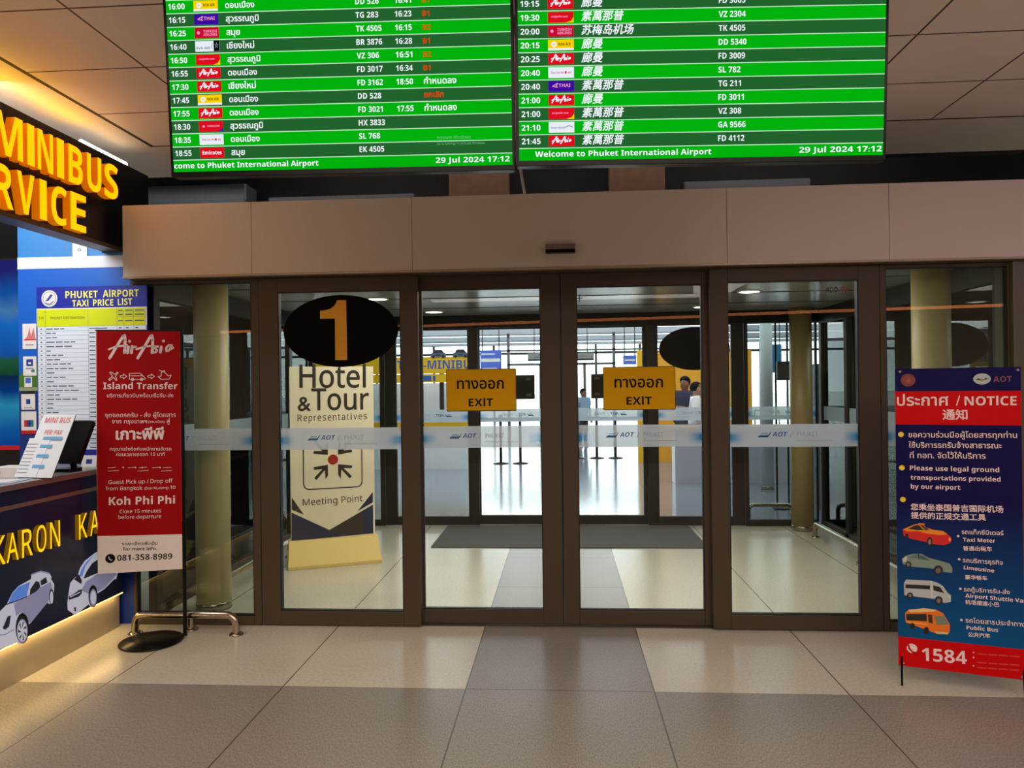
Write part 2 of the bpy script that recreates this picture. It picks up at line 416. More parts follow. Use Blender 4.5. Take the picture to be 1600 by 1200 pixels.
# ------------------------------------------------------------------ glass doors
LOGO = mat('logo_blue', (28, 88, 168), 0.5)
LOGOL = mat('logo_pale_blue', (90, 160, 205), 0.5)
LOGOG = mat('logo_grey', (168, 174, 182), 0.5)
def band(parent, x0, x1, z0, z1, y, mirror=False, name='safety_band'):
    w = (x1 - x0)
    b = MB(); b.rect(x0, z0, x1, z1, BAND, y); bo = b.build(name, parent)
    t = MB(); f = (lambda u: x1 - u * w) if mirror else (lambda u: x0 + u * w)
    h = z1 - z0; yy = y - 0.001; zb = z0 + h * 0.50
    def st(pts, ww, m): t.stroke([(f(u), z0 + v * h) for u, v in pts], ww, m, yy)
    for k in range(5): st([(0.225 + k * 0.004, 0.44 + 0.02 * k), (0.30 + k * 0.003, 0.44 + 0.02 * k), (0.325, 0.66)], 0.004, LOGO if k < 2 else LOGOL)
    st([(0.25, 0.60), (0.30, 0.60)], 0.005, LOGOL)
    def tx(s, a, c, m, hh, style, sh=0.0):
        q = MB(); put_text(q, sans(s, style), m, (0, 0), (abs(c - a) * w, 0), height=hh, y=yy, shear=sh)
        for i, v in enumerate(q.v): q.v[i] = ((f(a) - v[0]) if mirror else (f(a) + v[0]), v[1], zb + v[2] - 0.006)
        t.add(q.v, q.f, m)
    tx('AOT', 0.335, 0.445, LOGO, h * 0.20, 'b', 0.25); st([(0.475, 0.44), (0.495, 0.66)], 0.004, LOGOG)
    tx('PHUKET', 0.53, 0.69, LOGOG, h * 0.20, ''); st([(0.53, 0.27), (0.80, 0.27)], 0.003, LOGOG)
    t.build('logo', bo)
    return bo
def leaf(name, cx, x0, x1, gx0, gx1, y, zt, gz1, th=0.05, frame=None, band_z=(1.182, 1.328), mirror=False, glass=GLASS, z0=0.008, gz0=0.102):
    """one framed leaf: world extents x0..x1, glass gx0..gx1, front face at y"""
    r = empty(name, (cx, y, 0), kind='structure'); X = lambda v: v - cx
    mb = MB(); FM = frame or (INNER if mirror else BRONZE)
    mb.box(X(x0), X(gx0), 0, th, z0, zt, FM); mb.box(X(gx1), X(x1), 0, th, z0, zt, FM)
    mb.box(X(gx0), X(gx1), 0, th, z0, gz0, FM); mb.box(X(gx0), X(gx1), 0, th, gz1, zt, FM)
    mb.build('frame', r, bevel=0.003)
    g = MB(); e = 0.006
    for (a, b, c, d) in ((gx0 - .002, gx0 + e, gz0 - .002, gz1 + .002), (gx1 - e, gx1 + .002, gz0 - .002, gz1 + .002), (gx0 + e, gx1 - e, gz0 - .002, gz0 + e), (gx0 + e, gx1 - e, gz1 - e, gz1 + .002)):
        g.box(X(a), X(b), 0.006, th - 0.006, c, d, GASKET)
    g.build('gasket', r)
    p = MB(); p.box(X(gx0 + e), X(gx1 - e), th / 2 - 0.004, th / 2 + 0.004, gz0 + e, gz1 - e, glass); p.build('pane', r)
    if band_z: band(r, X(gx0 + e), X(gx1 - e), band_z[0], band_z[1], th / 2 - 0.006, mirror)
    return r
def door_set(n0, Y, mirror):
    leaf('door_%d' % n0, -1.48, -2.026, -0.945, -1.897, -1.062, Y, 2.338, 2.243, mirror=mirror)
    leaf('door_%d' % (n0 + 1), -0.52, -0.99, -0.0045, -0.938, -0.134, Y + 0.07, 2.338, 2.248, 0.045, mirror=mirror)
    sl = bpy.data.objects['door_%d' % (n0 + 1)]; MB().box(0.52 - 0.0045, 0.52 + 0.004, 0.010, 0.036, 0.008, 2.338, GASKET).build('seal', sl)
    leaf('door_%d' % (n0 + 2), 0.52, 0.0045, 0.99, 0.105, 0.925, Y + 0.07, 2.338, 2.248, 0.045, mirror=mirror)
    leaf('door_%d' % (n0 + 3), 1.48, 0.962, 2.026, 1.077, 1.896, Y, 2.338, 2.25, mirror=mirror)
    a = leaf('window_%d' % n0, -2.47, -2.925, -2.032, -2.905, -2.083, Y + 0.005, 2.338, 2.318, mirror=mirror, glass=SIDEGLASS, z0=0.0, gz0=0.064)
    b = leaf('window_%d' % (n0 + 1), 2.44, 2.032, 2.826, 2.068, 2.812, Y + 0.005, 2.338, 2.318, mirror=mirror, glass=SIDEGLASS, z0=0.0, gz0=0.064)
door_set(1, 4.83, False)
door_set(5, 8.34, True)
# inner header and a thin threshold strip in each doorway
MB().box(-3.1, 3.1, 8.33, 8.46, 2.262, 2.40, mat('dark_header', (18, 16, 13), 0.6, spec=.2)).build('trim_2', kind='structure', bevel=0.003)
tq = mat('threshold_metal', (120, 112, 100), 0.35, 0.7)
MB().box(-2.9, 2.8, 4.86, 4.95, 0.0005, 0.004, tq).build('trim_3', kind='structure')
MB().box(-2.9, 2.8, 8.40, 8.46, 0.0005, 0.004, tq).build('trim_4', kind='structure')
# glazed side walls of the vestibule
for n, sx in ((3, -1), (9, 1)):
    r = empty('window_%d' % n, (sx * 2.88, 6.65, 0), kind='structure')
    mb = MB()
    for yy in (-1.66, 0.92, 1.64): mb.box(-0.03, 0.03, yy, yy + 0.08, 0, 2.40, mat('dark_post', (40, 36, 30), 0.45, 0.2))
    mb.box(-0.035, 0.035, -1.66, 1.68, 2.24, 2.40, mat('dark_post', (40, 36, 30))); mb.box(-0.03, 0.03, -1.66, 1.68, 0, 0.07, BRONZE)
    mb.build('frame', r, bevel=0.003)
    MB().box(-0.005, 0.005, -1.58, 1.64, 0.07, 2.24, SIDEGLASS).build('pane', r)
    bb = MB(); bb.add([(-sx * 0.008, -1.58, 1.18), (-sx * 0.008, 1.64, 1.18), (-sx * 0.008, 1.64, 1.328), (-sx * 0.008, -1.58, 1.328)], [(0, 1, 2, 3)], BAND); bb.build('safety_band', r)

# far glazed facade of the hall
mb = MB(); FR = mat('facade_frame', (38, 40, 44), 0.5)
for x in (-14, -11.3, -8.6, -5.9, -3.1, -0.9, 1.6, 3.6, 6.2, 9, 12): mb.box(x - 0.05, x + 0.05, 33.9, 34.0, 0, 3.42, FR)
mb.box(-16, 16, 33.9, 34, 3.0, 3.1, FR); mb.box(-16, 16, 33.9, 34, 0, 0.1, FR)
r = empty('window_11', (0, 0, 0), kind='structure'); mb.build('frame', r)
MB().box(-16, 16, 33.94, 33.95, 0.1, 3.42, GLASS).build('pane', r)
# portal frame of the exit lobby in the middle of the hall
mb = MB()
for x in (-0.72, 0.82): mb.box(x - 0.05, x + 0.05, 25.9, 26.0, 0, 2.35, FR)
mb.box(-1.9, 1.9, 25.9, 26.0, 2.28, 2.36, FR)
for x in (-1.85, 1.85): mb.box(x - 0.05, x + 0.05, 25.9, 26.0, 0, 3.42, FR)
mb.box(-3.2, 3.6, 25.9, 26, 2.78, 2.84, FR)
mb.build('trim_5', kind='structure')

# columns
def column(x, y, r, z1, m): 
    mb = MB(); mb.lathe([(r, 0), (r, z1)], m, n=40)
    o = mb.build('column', kind='structure'); o.location = (x, y, 0)
    b = MB(); b.lathe([(r + 0.004, 0), (r + 0.004, 0.05), (r, 0.055)], STEEL, n=40); b.build('base_ring', o)
    return o
column(-2.55, 5.22, 0.12, 2.40, CREAM); column(2.53, 5.22, 0.12, 2.40, CREAM)
column(2.58, 8.13, 0.115, 2.40, mat('shaded_cream_column', (150, 132, 84), 0.35, noise=0.05, nscale=5))  # cream column with its backlit shade put into the colour
column(3.05, 11.2, 0.09, 3.42, mat('pale_column', (214, 218, 222), 0.5)); 

# void above the header: girder, two wrapped ducts, grey ducting, a strap
GD = mat('girder_black', (16, 15, 14), 0.6)
tag(MB().box(-3.1, 3.5, 5.76, 5.84, 3.31, 3.37, GD).build('steel_girder'), 'black steel girder crossing the dark gap above the door header', 'girder')
def duct(name, x0, x1, y0, y1, z0, z1, m, label):
    mb = MB(); mb.rbox(x0, x1, y0, y1, z0, z1, 0.02, m, 'z')
    for k in (0.25, 0.75): mb.rbox(x0 - .006, x1 + .006, y0 - .006, y1 + .006, z0 + (z1 - z0) * k - .02, z0 + (z1 - z0) * k + .02, 0.02, m, 'z')
    return tag(mb.build(name), label, 'duct')
BRN = mat('brown_wrap', (112, 78, 54), 0.7, noise=0.35, nscale=12)
duct('wrapped_pipe', -0.92, -0.42, 6.1, 6.3, 2.47, 3.99, BRN, 'brown wrapped duct below the joint between the two green boards')
duct('wrapped_pipe', 0.42, 0.87, 6.1, 6.3, 2.47, 3.99, BRN, 'brown wrapped duct above the door sensor, right of the other one')
GRY = mat('grey_duct', (112, 116, 118), 0.4, 0.4)
duct('air_duct', -2.55, -1.25, 6.3, 6.55, 2.9, 3.27, GRY, 'long grey air duct above the header, under the left green board')
duct('air_duct', -3.9, -2.75, 6.3, 6.55, 2.9, 3.4, GRY, 'grey air duct above the header beside the overhead booth sign')
duct('air_duct', 1.05, 2.1, 6.3, 6.55, 2.9, 3.30, GRY, 'grey air duct above the header, under the right green board')
tag(MB().tube([(-0.30, 5.66, 3.299), (-0.26, 5.66, 3.05), (-0.22, 5.66, 2.462)], 0.012, WHITE).build('hanging_strap'), 'thin white strap hanging in the dark gap beside a brown duct', 'strap')

# bumper rails
def bumper(label, pts, posts, r=0.024, group=None):
    o = empty('bumper_rail', (pts[1][0], pts[1][1], 0), label=label, cat='rail'); ox, oy = pts[1][0], pts[1][1]
    L = [(x - ox, y - oy, z) for x, y, z in pts]
    MB().tube(L, r, STEEL, 16).build('rail', o)
    for (x, y, z) in posts:
        p = MB().tube([(x - ox, y - oy, 0.0), (x - ox, y - oy, z)], r * 0.9, STEEL, 14).build('post', o)
        MB().lathe([(r * 1.9, 0.0), (r * 1.9, 0.006), (r * 1.5, 0.014), (r * 1.02, 0.017)], STEEL, (x - ox, y - oy, 0.0), 20).build('flange', p)
    return o
def bend(p0, p1, z, rb=0.06, n=5):
    """tube that leaves the floor at p0, runs level at height z and returns at p1"""
    d = Vector((p1[0] - p0[0], p1[1] - p0[1])).normalized(); L = [(p0[0], p0[1], 0.0)]
    for k in range(n + 1):
        t = k / n * PI / 2; L.append((p0[0] + d.x * rb * (1 - math.cos(t)), p0[1] + d.y * rb * (1 - math.cos(t)), z - rb + rb * math.sin(t)))
    for k in range(n + 1):
        t = PI / 2 - k / n * PI / 2; L.append((p1[0] - d.x * rb * (1 - math.cos(t)), p1[1] - d.y * rb * (1 - math.cos(t)), z - rb + rb * math.sin(t)))
    return L + [(p1[0], p1[1], 0.0)]
def full_bumper(label, p0, p1, z, mids=(), railY=None, r=0.024):
    b = bumper(label, bend(p0, p1, z), [(x, y, z) for x, y in mids], r)
    if railY:
        for pst, (x, y) in zip([c for c in b.children if c.name.startswith('post')], mids):
            old = pst.data; q = bend(p0, p1, z)[1]; me = MB().tube([(x - q[0], railY - q[1], z), (x - q[0], (railY + y) / 2 - q[1], z - .003), (x - q[0], y - .012 - q[1], z - .02), (x - q[0], y - q[1], z - .05), (x - q[0], y - q[1], 0)], r * .9, STEEL, 14).build('post_shape'); pst.data = me.data; bpy.data.objects.remove(me); bpy.data.meshes.remove(old)
    rail = b.children[0]; ox, oy = bend(p0, p1, z)[1][:2]
    for (x, y) in (p0, p1): MB().lathe([(r * 1.9, 0.0), (r * 1.9, 0.006), (r * 1.5, 0.014), (r * 1.02, 0.017)], STEEL, (x - ox, y - oy, 0.0), 20).build('flange', rail)
    return b
full_bumper('polished steel bumper rail in front of the left glass panel', (-2.805, 4.65), (-2.125, 4.65), 0.128, [(-2.474, 4.735)], 4.65)
full_bumper('low steel bumper rail along the left glass wall inside the vestibule', (-2.58, 5.45), (-2.58, 8.2), 0.15, [(-2.58, 6.8)])
full_bumper('low steel bumper rail along the right glass wall inside the vestibule', (2.58, 5.45), (2.58, 7.75), 0.15, [(2.58, 6.6)])
full_bumper('steel bumper rail beyond the inner glass, left of the cream column', (2.13, 8.62), (2.62, 8.62), 0.19)

# ------------------------------------------------------------------ green flight boards
def lm(n, c, s=1.0): return lamp_mat(n, c, s)
G1 = lm('screen_green', (0, 176, 12)); G2 = lm('screen_dark_green', (34, 98, 44)); GW = lm('screen_line', (190, 238, 196)); SW = lm('screen_white', (240, 246, 250))
SR = lm('screen_red', (235, 55, 5)); SF = lm('screen_faint', (110, 190, 120))
C_RED = lm('chip_red', (222, 12, 30)); C_CRIM = lm('chip_crimson', (200, 8, 50)); C_YEL = lm('chip_yellow', (250, 208, 0)); C_PUR = lm('chip_purple', (58, 12, 160))
C_WHT = lm('chip_white', (232, 238, 246)); C_BLK = lm('chip_black', (8, 10, 16)); C_PNK = lm('chip_pink', (240, 150, 190)); C_GRY = lm('chip_grey', (110, 125, 150)); C_MAG = lm('chip_magenta', (200, 30, 100)); C_ORG = lm('chip_orange', (250, 110, 20))
SCRIPT = [([(180, 340), (240, 240), (300, 143), (313, 138), (318, 180), (316, 250), (312, 292)], 1), ([(172, 262), (240, 236), (335, 226)], .7), ([(347, 240), (339, 293)], 1),
          ([(357, 190), (358, 191)], 1.1), ([(380, 235), (373, 293)], 1), ([(376, 262), (395, 240), (414, 240)], .8),
          ([(430, 340), (490, 240), (546, 143), (558, 138), (564, 180), (562, 250), (558, 292)], 1), ([(418, 262), (490, 238), (575, 228)], .7),
          ([(612, 236), (588, 240), (584, 252), (602, 268), (592, 288), (566, 290)], .8), ([(640, 240), (632, 288)], 1), ([(660, 188), (661, 189)], 1.1),
          ([(732, 226), (704, 226), (684, 250), (686, 278), (706, 274), (734, 230), (724, 262), (745, 248)], .8)]
def script_logo(mb, m, u0, z0, w, y, thick=22):
    """brush-script wordmark of width w with its lower left at u0, z0"""
    s = w / 580.0
    for P, t in SCRIPT: mb.stroke([(u0 + (a - 170) * s, z0 + (345 - b) * s) for a, b in P], thick * t * s, m, y)
def say(mb, s, m, u, z, h, kx=1.0, style='b', y=-0.004, strike=0.0, shear=0.0, right=False, width=None, ky=1.0):
    q = sans(s, style); x0, x1, a, b = bounds(q); w = width if width else (x1 - x0) * h / 0.72 * kx
    if right: u -= w
    put_text(mb, q, m, (u, z), (u + w, z), height=h, y=y, strike=strike, shear=shear)
    return w
def chip(root, kind, u, z, w, h):
    mb = MB(); y = -0.0035; yt = -0.0045
    base = {'AA': C_RED, 'VJ': C_RED, 'TK': C_CRIM, 'HX': C_RED, 'EK': C_RED, 'DD': C_YEL, 'TG': C_PUR, 'BR': C_WHT, 'SL': C_WHT, 'GA': C_WHT}[kind]
    mb.rect(u, z, u + w, z + h, base, y); c = u + w / 2
    if kind == 'AA': script_logo(mb, C_WHT, u + .12 * w, z + .22 * h, w * .76, yt, 34)
    elif kind == 'VJ':
        mb.poly([(u + .7 * w, z), (u + w, z), (u + w, z + .5 * h), (u + .9 * w, z + .15 * h)], C_YEL, yt); say(mb, 'vietjetAir.com', C_PNK, u + .12 * w, z + .48 * h, .17 * h, y=yt, width=.65 * w)
    elif kind == 'TK':
        mb.disc(u + .16 * w, z + .5 * h, .06 * w, .06 * w, C_PNK, yt); say(mb, 'TURKISH', C_PNK, u + .36 * w, z + .52 * h, .24 * h, y=yt, width=.56 * w); say(mb, 'AIRLINES', C_PNK, u + .36 * w, z + .2 * h, .24 * h, y=yt, width=.56 * w)
    elif kind == 'HX': mb.disc(u + .2 * w, z + .5 * h, .05 * w, .05 * w, C_PNK, yt); say(mb, 'HONGKONG', C_PNK, u + .36 * w, z + .44 * h, .18 * h, y=yt, width=.5 * w); mb.poly([(u + .8 * w, z), (u + w, z), (u + w, z + .35 * h)], C_PUR, yt)
    elif kind == 'EK': say(mb, 'Emirates', C_WHT, u + .1 * w, z + .33 * h, .36 * h, y=yt, width=.8 * w)
    elif kind == 'DD':
        mb.rect(u, z, u + w, z + .2 * h, C_WHT, yt); mb.disc(u + .23 * w, z + .55 * h, .11 * w, .11 * w, C_WHT, yt); mb.disc(u + .23 * w, z + .55 * h, .04 * w, .04 * w, C_YEL, yt - .0003); say(mb, 'NOK AIR', C_BLK, u + .4 * w, z + .44 * h, .25 * h, y=yt, width=.48 * w)
    elif kind == 'TG': say(mb, 'THAI', C_PNK, u + .4 * w, z + .42 * h, .32 * h, y=yt, width=.46 * w); mb.stroke([(u + .36 * w, z + .4 * h), (u + .16 * w, z + .5 * h), (u + .36 * w, z + .78 * h), (u + .3 * w, z + .42 * h)], .04 * h * 2, C_PNK, yt)
    elif kind == 'BR':
        mb.rect(u + .76 * w, z, u + w, z + h, C_BLK, yt); say(mb, 'EVA AIR', C_GRY, u + .06 * w, z + .22 * h, .24 * h, y=yt, width=.56 * w); mb.stroke([(u + .66 * w, z + .3 * h), (u + .72 * w, z + .8 * h)], .05 * h, C_GRY, yt)
        mb.stroke([(u + .88 * w + .08 * w * math.sin(k * 4 * PI / 5), z + .55 * h + .3 * h * math.cos(k * 4 * PI / 5)) for k in range(5)], .035 * h, C_GRY, yt - .0003, closed=True)
    elif kind == 'SL': say(mb, 'Thai Lion Air', C_MAG, u + .1 * w, z + .4 * h, .2 * h, y=yt, width=.52 * w); mb.disc(u + .68 * w, z + .5 * h, .04 * w, .13 * h, C_RED, yt); say(mb, 'air', C_MAG, u + .76 * w, z + .4 * h, .2 * h, y=yt)
    elif kind == 'GA': say(mb, 'Garuda Indonesia', C_GRY, u + .08 * w, z + .38 * h, .18 * h, y=yt, width=.56 * w); mb.stroke([(u + .66 * w, z + .5 * h), (u + .78 * w, z + .66 * h), (u + .94 * w, z + .5 * h)], .07 * h, C_GRY, yt)
    mb.build('airline_logo', root)
def board(P, Wd, label, vf, pitch, cols, rows, footer, chinese):
    Hh = Wd * 9 / 16; n = empty('flight_information_screen', mw=P.mw, label=label, cat='screen', group='flight boards over the doors')
    e = 0.012; mb = MB(); mb.rbox(-e, Wd + e, 0.0, 0.055, -0.020, Hh + e, 0.008, BLACKP)
    mb.rbox(0.12, Wd - 0.12, 0.055, 0.09, 0.08, Hh - 0.08, 0.02, BLACKP); mb.build('casing', n, bevel=0.002)
    MB().rbox(Wd / 2 - .16, Wd / 2 + .16, 0.09, 0.13, Hh * .35, Hh * .75, .02, BLACKP).build('wall_mount', n)
    MB().tube([(Wd / 2, 0.15, Hh * .5), (Wd / 2, 0.15 + 0.02, Hh + .10)], 0.025, BLACKP).build('drop_pole', n)
    s = MB(); s.rect(0, 0, Wd, vf, G1, -0.0010)
    nr = int((Hh - vf) / pitch) + 1
    for k in range(nr):
        z0 = vf + k * pitch; z1 = min(Hh, z0 + pitch); s.rect(0, z0, Wd, z1, G2 if k % 2 == 0 else G1, -0.0010); s.rect(0, z0 - 0.0015, Wd, z0 + 0.0018, GW, -0.0018)
    s.build('screen', n)
    t = MB(); tm, lg, ds, fl, t2, stt = cols
    for k, (a, kind, dest, fno, act, st) in enumerate(reversed(rows)):
        zb = vf + k * pitch + pitch * 0.30; h = pitch * 0.43
        say(t, a, SW, tm[0], zb, h, width=tm[1] - tm[0])
        chip(n, kind, lg[0], vf + k * pitch + pitch * .12, lg[1] - lg[0], pitch * .78)
        if chinese: put_text(t, dest, SW, (ds, zb - .03 * pitch), (ds + .0385 * len(dest), zb - .03 * pitch), ky=1.0, y=-0.004, strike=0.018, shear=0.2)
        else:
            wd = {'สุวรรณภูมิ': .128, 'ดอนเมือง': .113, 'เชียงใหม่': .106, 'สมุย': .052}[dest]; put_text(t, dest, SW, (ds, zb), (ds + wd, zb), y=-0.004, strike=0.02)
        say(t, fno, SW, fl, zb, h, .88 if len(fno) > 6 else .9)
        if act: say(t, act, SW, t2, zb, h, width=tm[1] - tm[0])
        if st:
            m = SR if st != 'กำหนดลง' else SW
            if st.startswith('B'): say(t, st, m, stt, zb, h * .9, 1.0)
            else: put_text(t, st, m, (stt, zb), (stt + (.125 if m is SW else .075), zb), y=-0.004, strike=0.02)
    for s_, u, r, w in footer: say(t, s_, SW, u, vf * 0.28, vf * 0.46, right=r, width=w)
    if not chinese:
        say(t, 'Activate Windows', SF, cols[5] + .045, vf + pitch * 1.15, pitch * .24, .95, style=''); say(t, 'Go to Settings to activate Windows.', SF, cols[5] + .045, vf + pitch * .72, pitch * .17, .95, style='')
    t.build('lettering', n)
    return n
PL = Panel((-1.510, 2.8, 2.454), math.radians(2.0), math.radians(4.5))
a = lambda x, y: PL.at(x, y)
vf = a(271, 250.8).y; pit = (a(260.5, 22.2).y - vf) / 11
cl = ((a(274.5, 239).x, a(300, 239).x), (a(313.4, 239).x, a(350.8, 238).x), a(362.4, 238).x, a(562, 231).x, a(620.5, 166).x, a(663.4, 166).x)
RL = [('16:00', 'DD', 'ดอนเมือง', 'DD 526', '16:41', 'B1'), ('16:15', 'TG', 'สุวรรณภูมิ', 'TG 283', '16:23', 'B1'), ('16:25', 'TK', 'สมุย', 'TK 4505', '16:15', 'B2'), ('16:40', 'BR', 'เชียงใหม่', 'BR 3876', '16:28', 'B1'),
      ('16:50', 'VJ', 'สุวรรณภูมิ', 'VZ 306', '16:51', 'B2'), ('16:55', 'AA', 'ดอนเมือง', 'FD 3017', '16:34', 'B1'), ('17:30', 'AA', 'เชียงใหม่', 'FD 3162', '18:50', 'กำหนดลง'), ('17:45', 'DD', 'ดอนเมือง', 'DD 528', '', 'ยกเลิก'),
      ('17:55', 'AA', 'ดอนเมือง', 'FD 3021', '17:55', 'กำหนดลง'), ('18:30', 'HX', 'สุวรรณภูมิ', 'HX 3833', '', ''), ('18:35', 'SL', 'ดอนเมือง', 'SL 768', '', ''), ('18:55', 'EK', 'สมุย', 'EK 4505', '', '')]
board(PL, 1.332, 'green flight board with Thai city names and a red status column, hung on the left', vf, pit, cl, RL,
      [('come to Phuket International Airport', 0.004, False, a(498, 254).x - 0.004), ('29 Jul 2024 17:12', a(796.5, 245).x, True, a(796.5, 245).x - a(681, 248).x)], False)
PR = Panel((-0.149, 2.8, 2.454), math.radians(3.0), math.radians(4.0))
b = lambda x, y: PR.at(x, y)
vf = b(810, 232.5).y; pit = (b(810, 18.2).y - vf) / 10
cr = ((b(814.5, 157).x, b(844, 157).x), (b(857, 157).x, b(897, 157).x), b(909, 157).x, b(1121.5, 215).x, 1.2, 1.2)
RR = [('19:15', 'AA', '廊曼', 'FD 3005', '', ''), ('19:30', 'VJ', '素萬那普', 'VZ 2304', '', ''), ('20:00', 'TK', '苏梅岛机场', 'TK 4505', '', ''), ('20:15', 'DD', '廊曼', 'DD 5340', '', ''), ('20:25', 'AA', '廊曼', 'FD 3009', '', ''),
      ('20:40', 'SL', '廊曼', 'SL 782', '', ''), ('20:40', 'TG', '素萬那普', 'TG 211', '', ''), ('21:00', 'AA', '廊曼', 'FD 3011', '', ''), ('21:00', 'VJ', '素萬那普', 'VZ 308', '', ''), ('21:10', 'GA', '素萬那普', 'GA 9566', '', ''), ('21:45', 'AA', '素萬那普', 'FD 4112', '', '')]
board(PR, 1.375, 'green flight board with Chinese city names and no status column, hung on the right', vf, pit, cr, RR,
      [('Welcome to Phuket International Airport', b(836, 240).x, False, b(1111, 237).x - b(836, 240).x), ('29 Jul 2024 17:12', b(1377, 233).x, True, b(1377, 233).x - b(1248, 235).x)], True)

# ------------------------------------------------------------------ minibus sign over the booth
SGB = mat('sign_black', (14, 14, 18), 0.35); LF = mat('letter_yellow', (255, 150, 0), 0.4, emit=2.0); LS = mat('letter_side', (235, 128, 0), 0.4, emit=0.42)
PS = Panel((-3.0, 0, 0), PI / 2)
sg = empty('booth_sign', mw=PS.mw, label='long black overhead sign with raised yellow letters above the booth', cat='sign')
MB().box(1.2, 5.2, 0, 0.12, 2.575, 3.164, SGB).build('sign_board', sg, bevel=0.003)
MB().box(1.2, 5.2, -0.004, 0.124, 2.548, 2.575, mat('sign_lower_trim', (104, 86, 60), 0.4, 0.4)).build('lower_trim', sg)
def letter_row(word, ext, z0, z1, sub):
    for ch, (u0, u1) in zip(word, ext):
        o = solid_text(sans(ch, 'B'), LF, LS, z1 - z0, u1 - u0, 0.05).build('letter', sg); o.location = (u0, 0, z0)
PSF = Panel((-2.95, 0, 0), PI / 2)
us = lambda x, y: PSF.at(x, y).x
letter_row('MINIBUS', [(us(x0, 250), us(x1, 250)) for x0, x1 in ((-10, 36), (43, 54), (59, 83), (89, 100), (107, 129), (136, 158), (163, 184))], 2.862, 3.092, sg)
letter_row('SERVICE', [(3.17, 3.33), (3.37, 3.50), (us(-8, 300), us(21, 300)), (us(27, 300), us(54, 300)), (us(62, 300), us(73, 300)), (us(80, 300), us(104, 300)), (us(110, 300), us(134, 300))], 2.580, 2.808, sg)
MB().tube([(4.50, 0.04, 3.185), (4.98, 0.04, 3.185)], 0.018, lamp_mat('tube_white', (255, 250, 235), 3), 12).build('lamp_tube', sg)
MB().box(1.3, 4.6, 0.03, 0.06, 3.166, 3.172, lamp_mat('amber_strip', (255, 190, 40), 4)).build('light_strip', sg)
area('booth_sign_glow', (-3.03, 3.2, 3.178), 0.05, 3.4, 4.2, (1.0, 0.52, 0.0), (0, math.radians(196), 0))
area('booth_light', (-3.62, 3.7, 3.2), 1.2, 0.9, 50, (0.95, 0.98, 1.0), (math.radians(35), 0, 0))

# booth end wall with its prints
BW = mat('booth_blue', (6, 96, 200), 0.45); BW2 = mat('booth_sky_blue', (52, 132, 204), 0.45)
PB = Panel((-3.74, 4.85, 0), 0)
bwall = empty('booth_wall', mw=PB.mw, label='blue booth end wall with white stripe behind the price list', cat='wall panel')
mb = MB(); mb.box(0, 0.605, 0, 0.02, 0, 3.0, BW2); mb.box(0.605, 0.838, 0, 0.02, 0, 2.54, BW2); mb.build('board', bwall)
mb = MB(); mb.rect(0, 0.0, 0.838, 2.441, BW, -0.0008)
mb.poly([(0, 1.62), (0.14, 1.62), (0.14, 1.80), (0.06, 1.77), (0, 1.70)], mat('print_green', (70, 120, 40), 0.5), -0.0012); mb.rect(0, 0.0, 0.838, 1.61, mat('print_navy', (22, 50, 130), 0.5), -0.0012)
mb.rect(0, 1.6, 0.838, 1.625, mat('print_shore', (150, 160, 120), 0.5), -0.0014); mb.build('mural', bwall)
MB().box(0, 0.838, -0.004, 0, 2.441, 2.521, mat('white_stripe', (226, 230, 238), 0.4)).build('white_band', bwall)
PC = Panel((-3.74, 4.845, 0), 0)
def sticker(label, p0, p1, draw, base=WHITE):
    A, B = PC.at(*p0), PC.at(*p1); r = empty('sticker', mw=PC.mw @ Matrix.Translation((A.x, 0, B.y)), label=label, cat='sticker')
    w, h = B.x - A.x, A.y - B.y
    MB().rbox(0, w, 0, 0.003, 0, h, 0.004, base).build('sheet', r)
    mb = MB(); draw(mb, w, h); mb.build('print', r)
    return r
PBL = mat('print_blue', (40, 60, 150), 0.5); PRD = mat('print_red', (205, 30, 40), 0.5); PPK = mat('print_pink', (222, 120, 120), 0.5); PGN = mat('print_teal', (30, 130, 120), 0.5); PDK = mat('print_dark', (28, 30, 40), 0.5); PGY = mat('print_grey', (150, 155, 165), 0.5)
sticker('small white square sheet on the booth wall under the overhead sign', (113, 380), (136, 400), lambda m, w, h: m.stroke([(w * .35, h * .5), (w * .5, h * .6), (w * .6, h * .45), (w * .45, h * .38)], .005, PGY, closed=True))
sticker('white sticker with pink flame drawing, topmost of the column by the price list', (35, 506), (57, 545), lambda m, w, h: (m.poly([(w * .2, h * .4), (w * .4, h * .55), (w * .5, h * .9), (w * .62, h * .5), (w * .8, h * .85), (w * .95, h * .4)], PPK), m.rect(w * .1, h * .34, w * .98, h * .39, PRD), m.rect(w * .2, h * .14, w * .8, h * .18, PGY)))
sticker('white sticker with navy square above a smaller sticker with a pale blue square', (36, 557), (57, 587), lambda m, w, h: (m.rect(w * .25, h * .5, w * .75, h * .85, PBL), m.rect(w * .4, h * .6, w * .6, h * .7, WHITE, -.0015), m.rect(w * .2, h * .34, w * .8, h * .4, PGY), m.disc(w * .75, h * .25, w * .14, w * .1, PGN)))
sticker('smallest white sticker with a pale blue square, third in the column', (38, 589), (50, 605), lambda m, w, h: m.rect(w * .15, h * .4, w * .85, h * .92, mat('print_pale_blue', (70, 110, 200), .5)))
sticker('white sticker with grey top edge and small blue square above the red-edged one', (33, 611), (55, 640), lambda m, w, h: (m.rect(0, h * .84, w, h, PDK), m.rect(w * .36, h * .3, w * .66, h * .56, PBL), m.rect(w * .2, h * .1, w * .8, h * .14, PGY)))
sticker('card payment sticker with red lower edge, lowest of the column', (33, 643), (57, 678), lambda m, w, h: (m.rect(0, 0, w, h * .16, PRD), m.rect(w * .2, h * .32, w * .42, h * .62, PRD), m.rect(w * .42, h * .32, w * .62, h * .62, PBL), m.rect(w * .62, h * .32, w * .82, h * .62, PGN)))
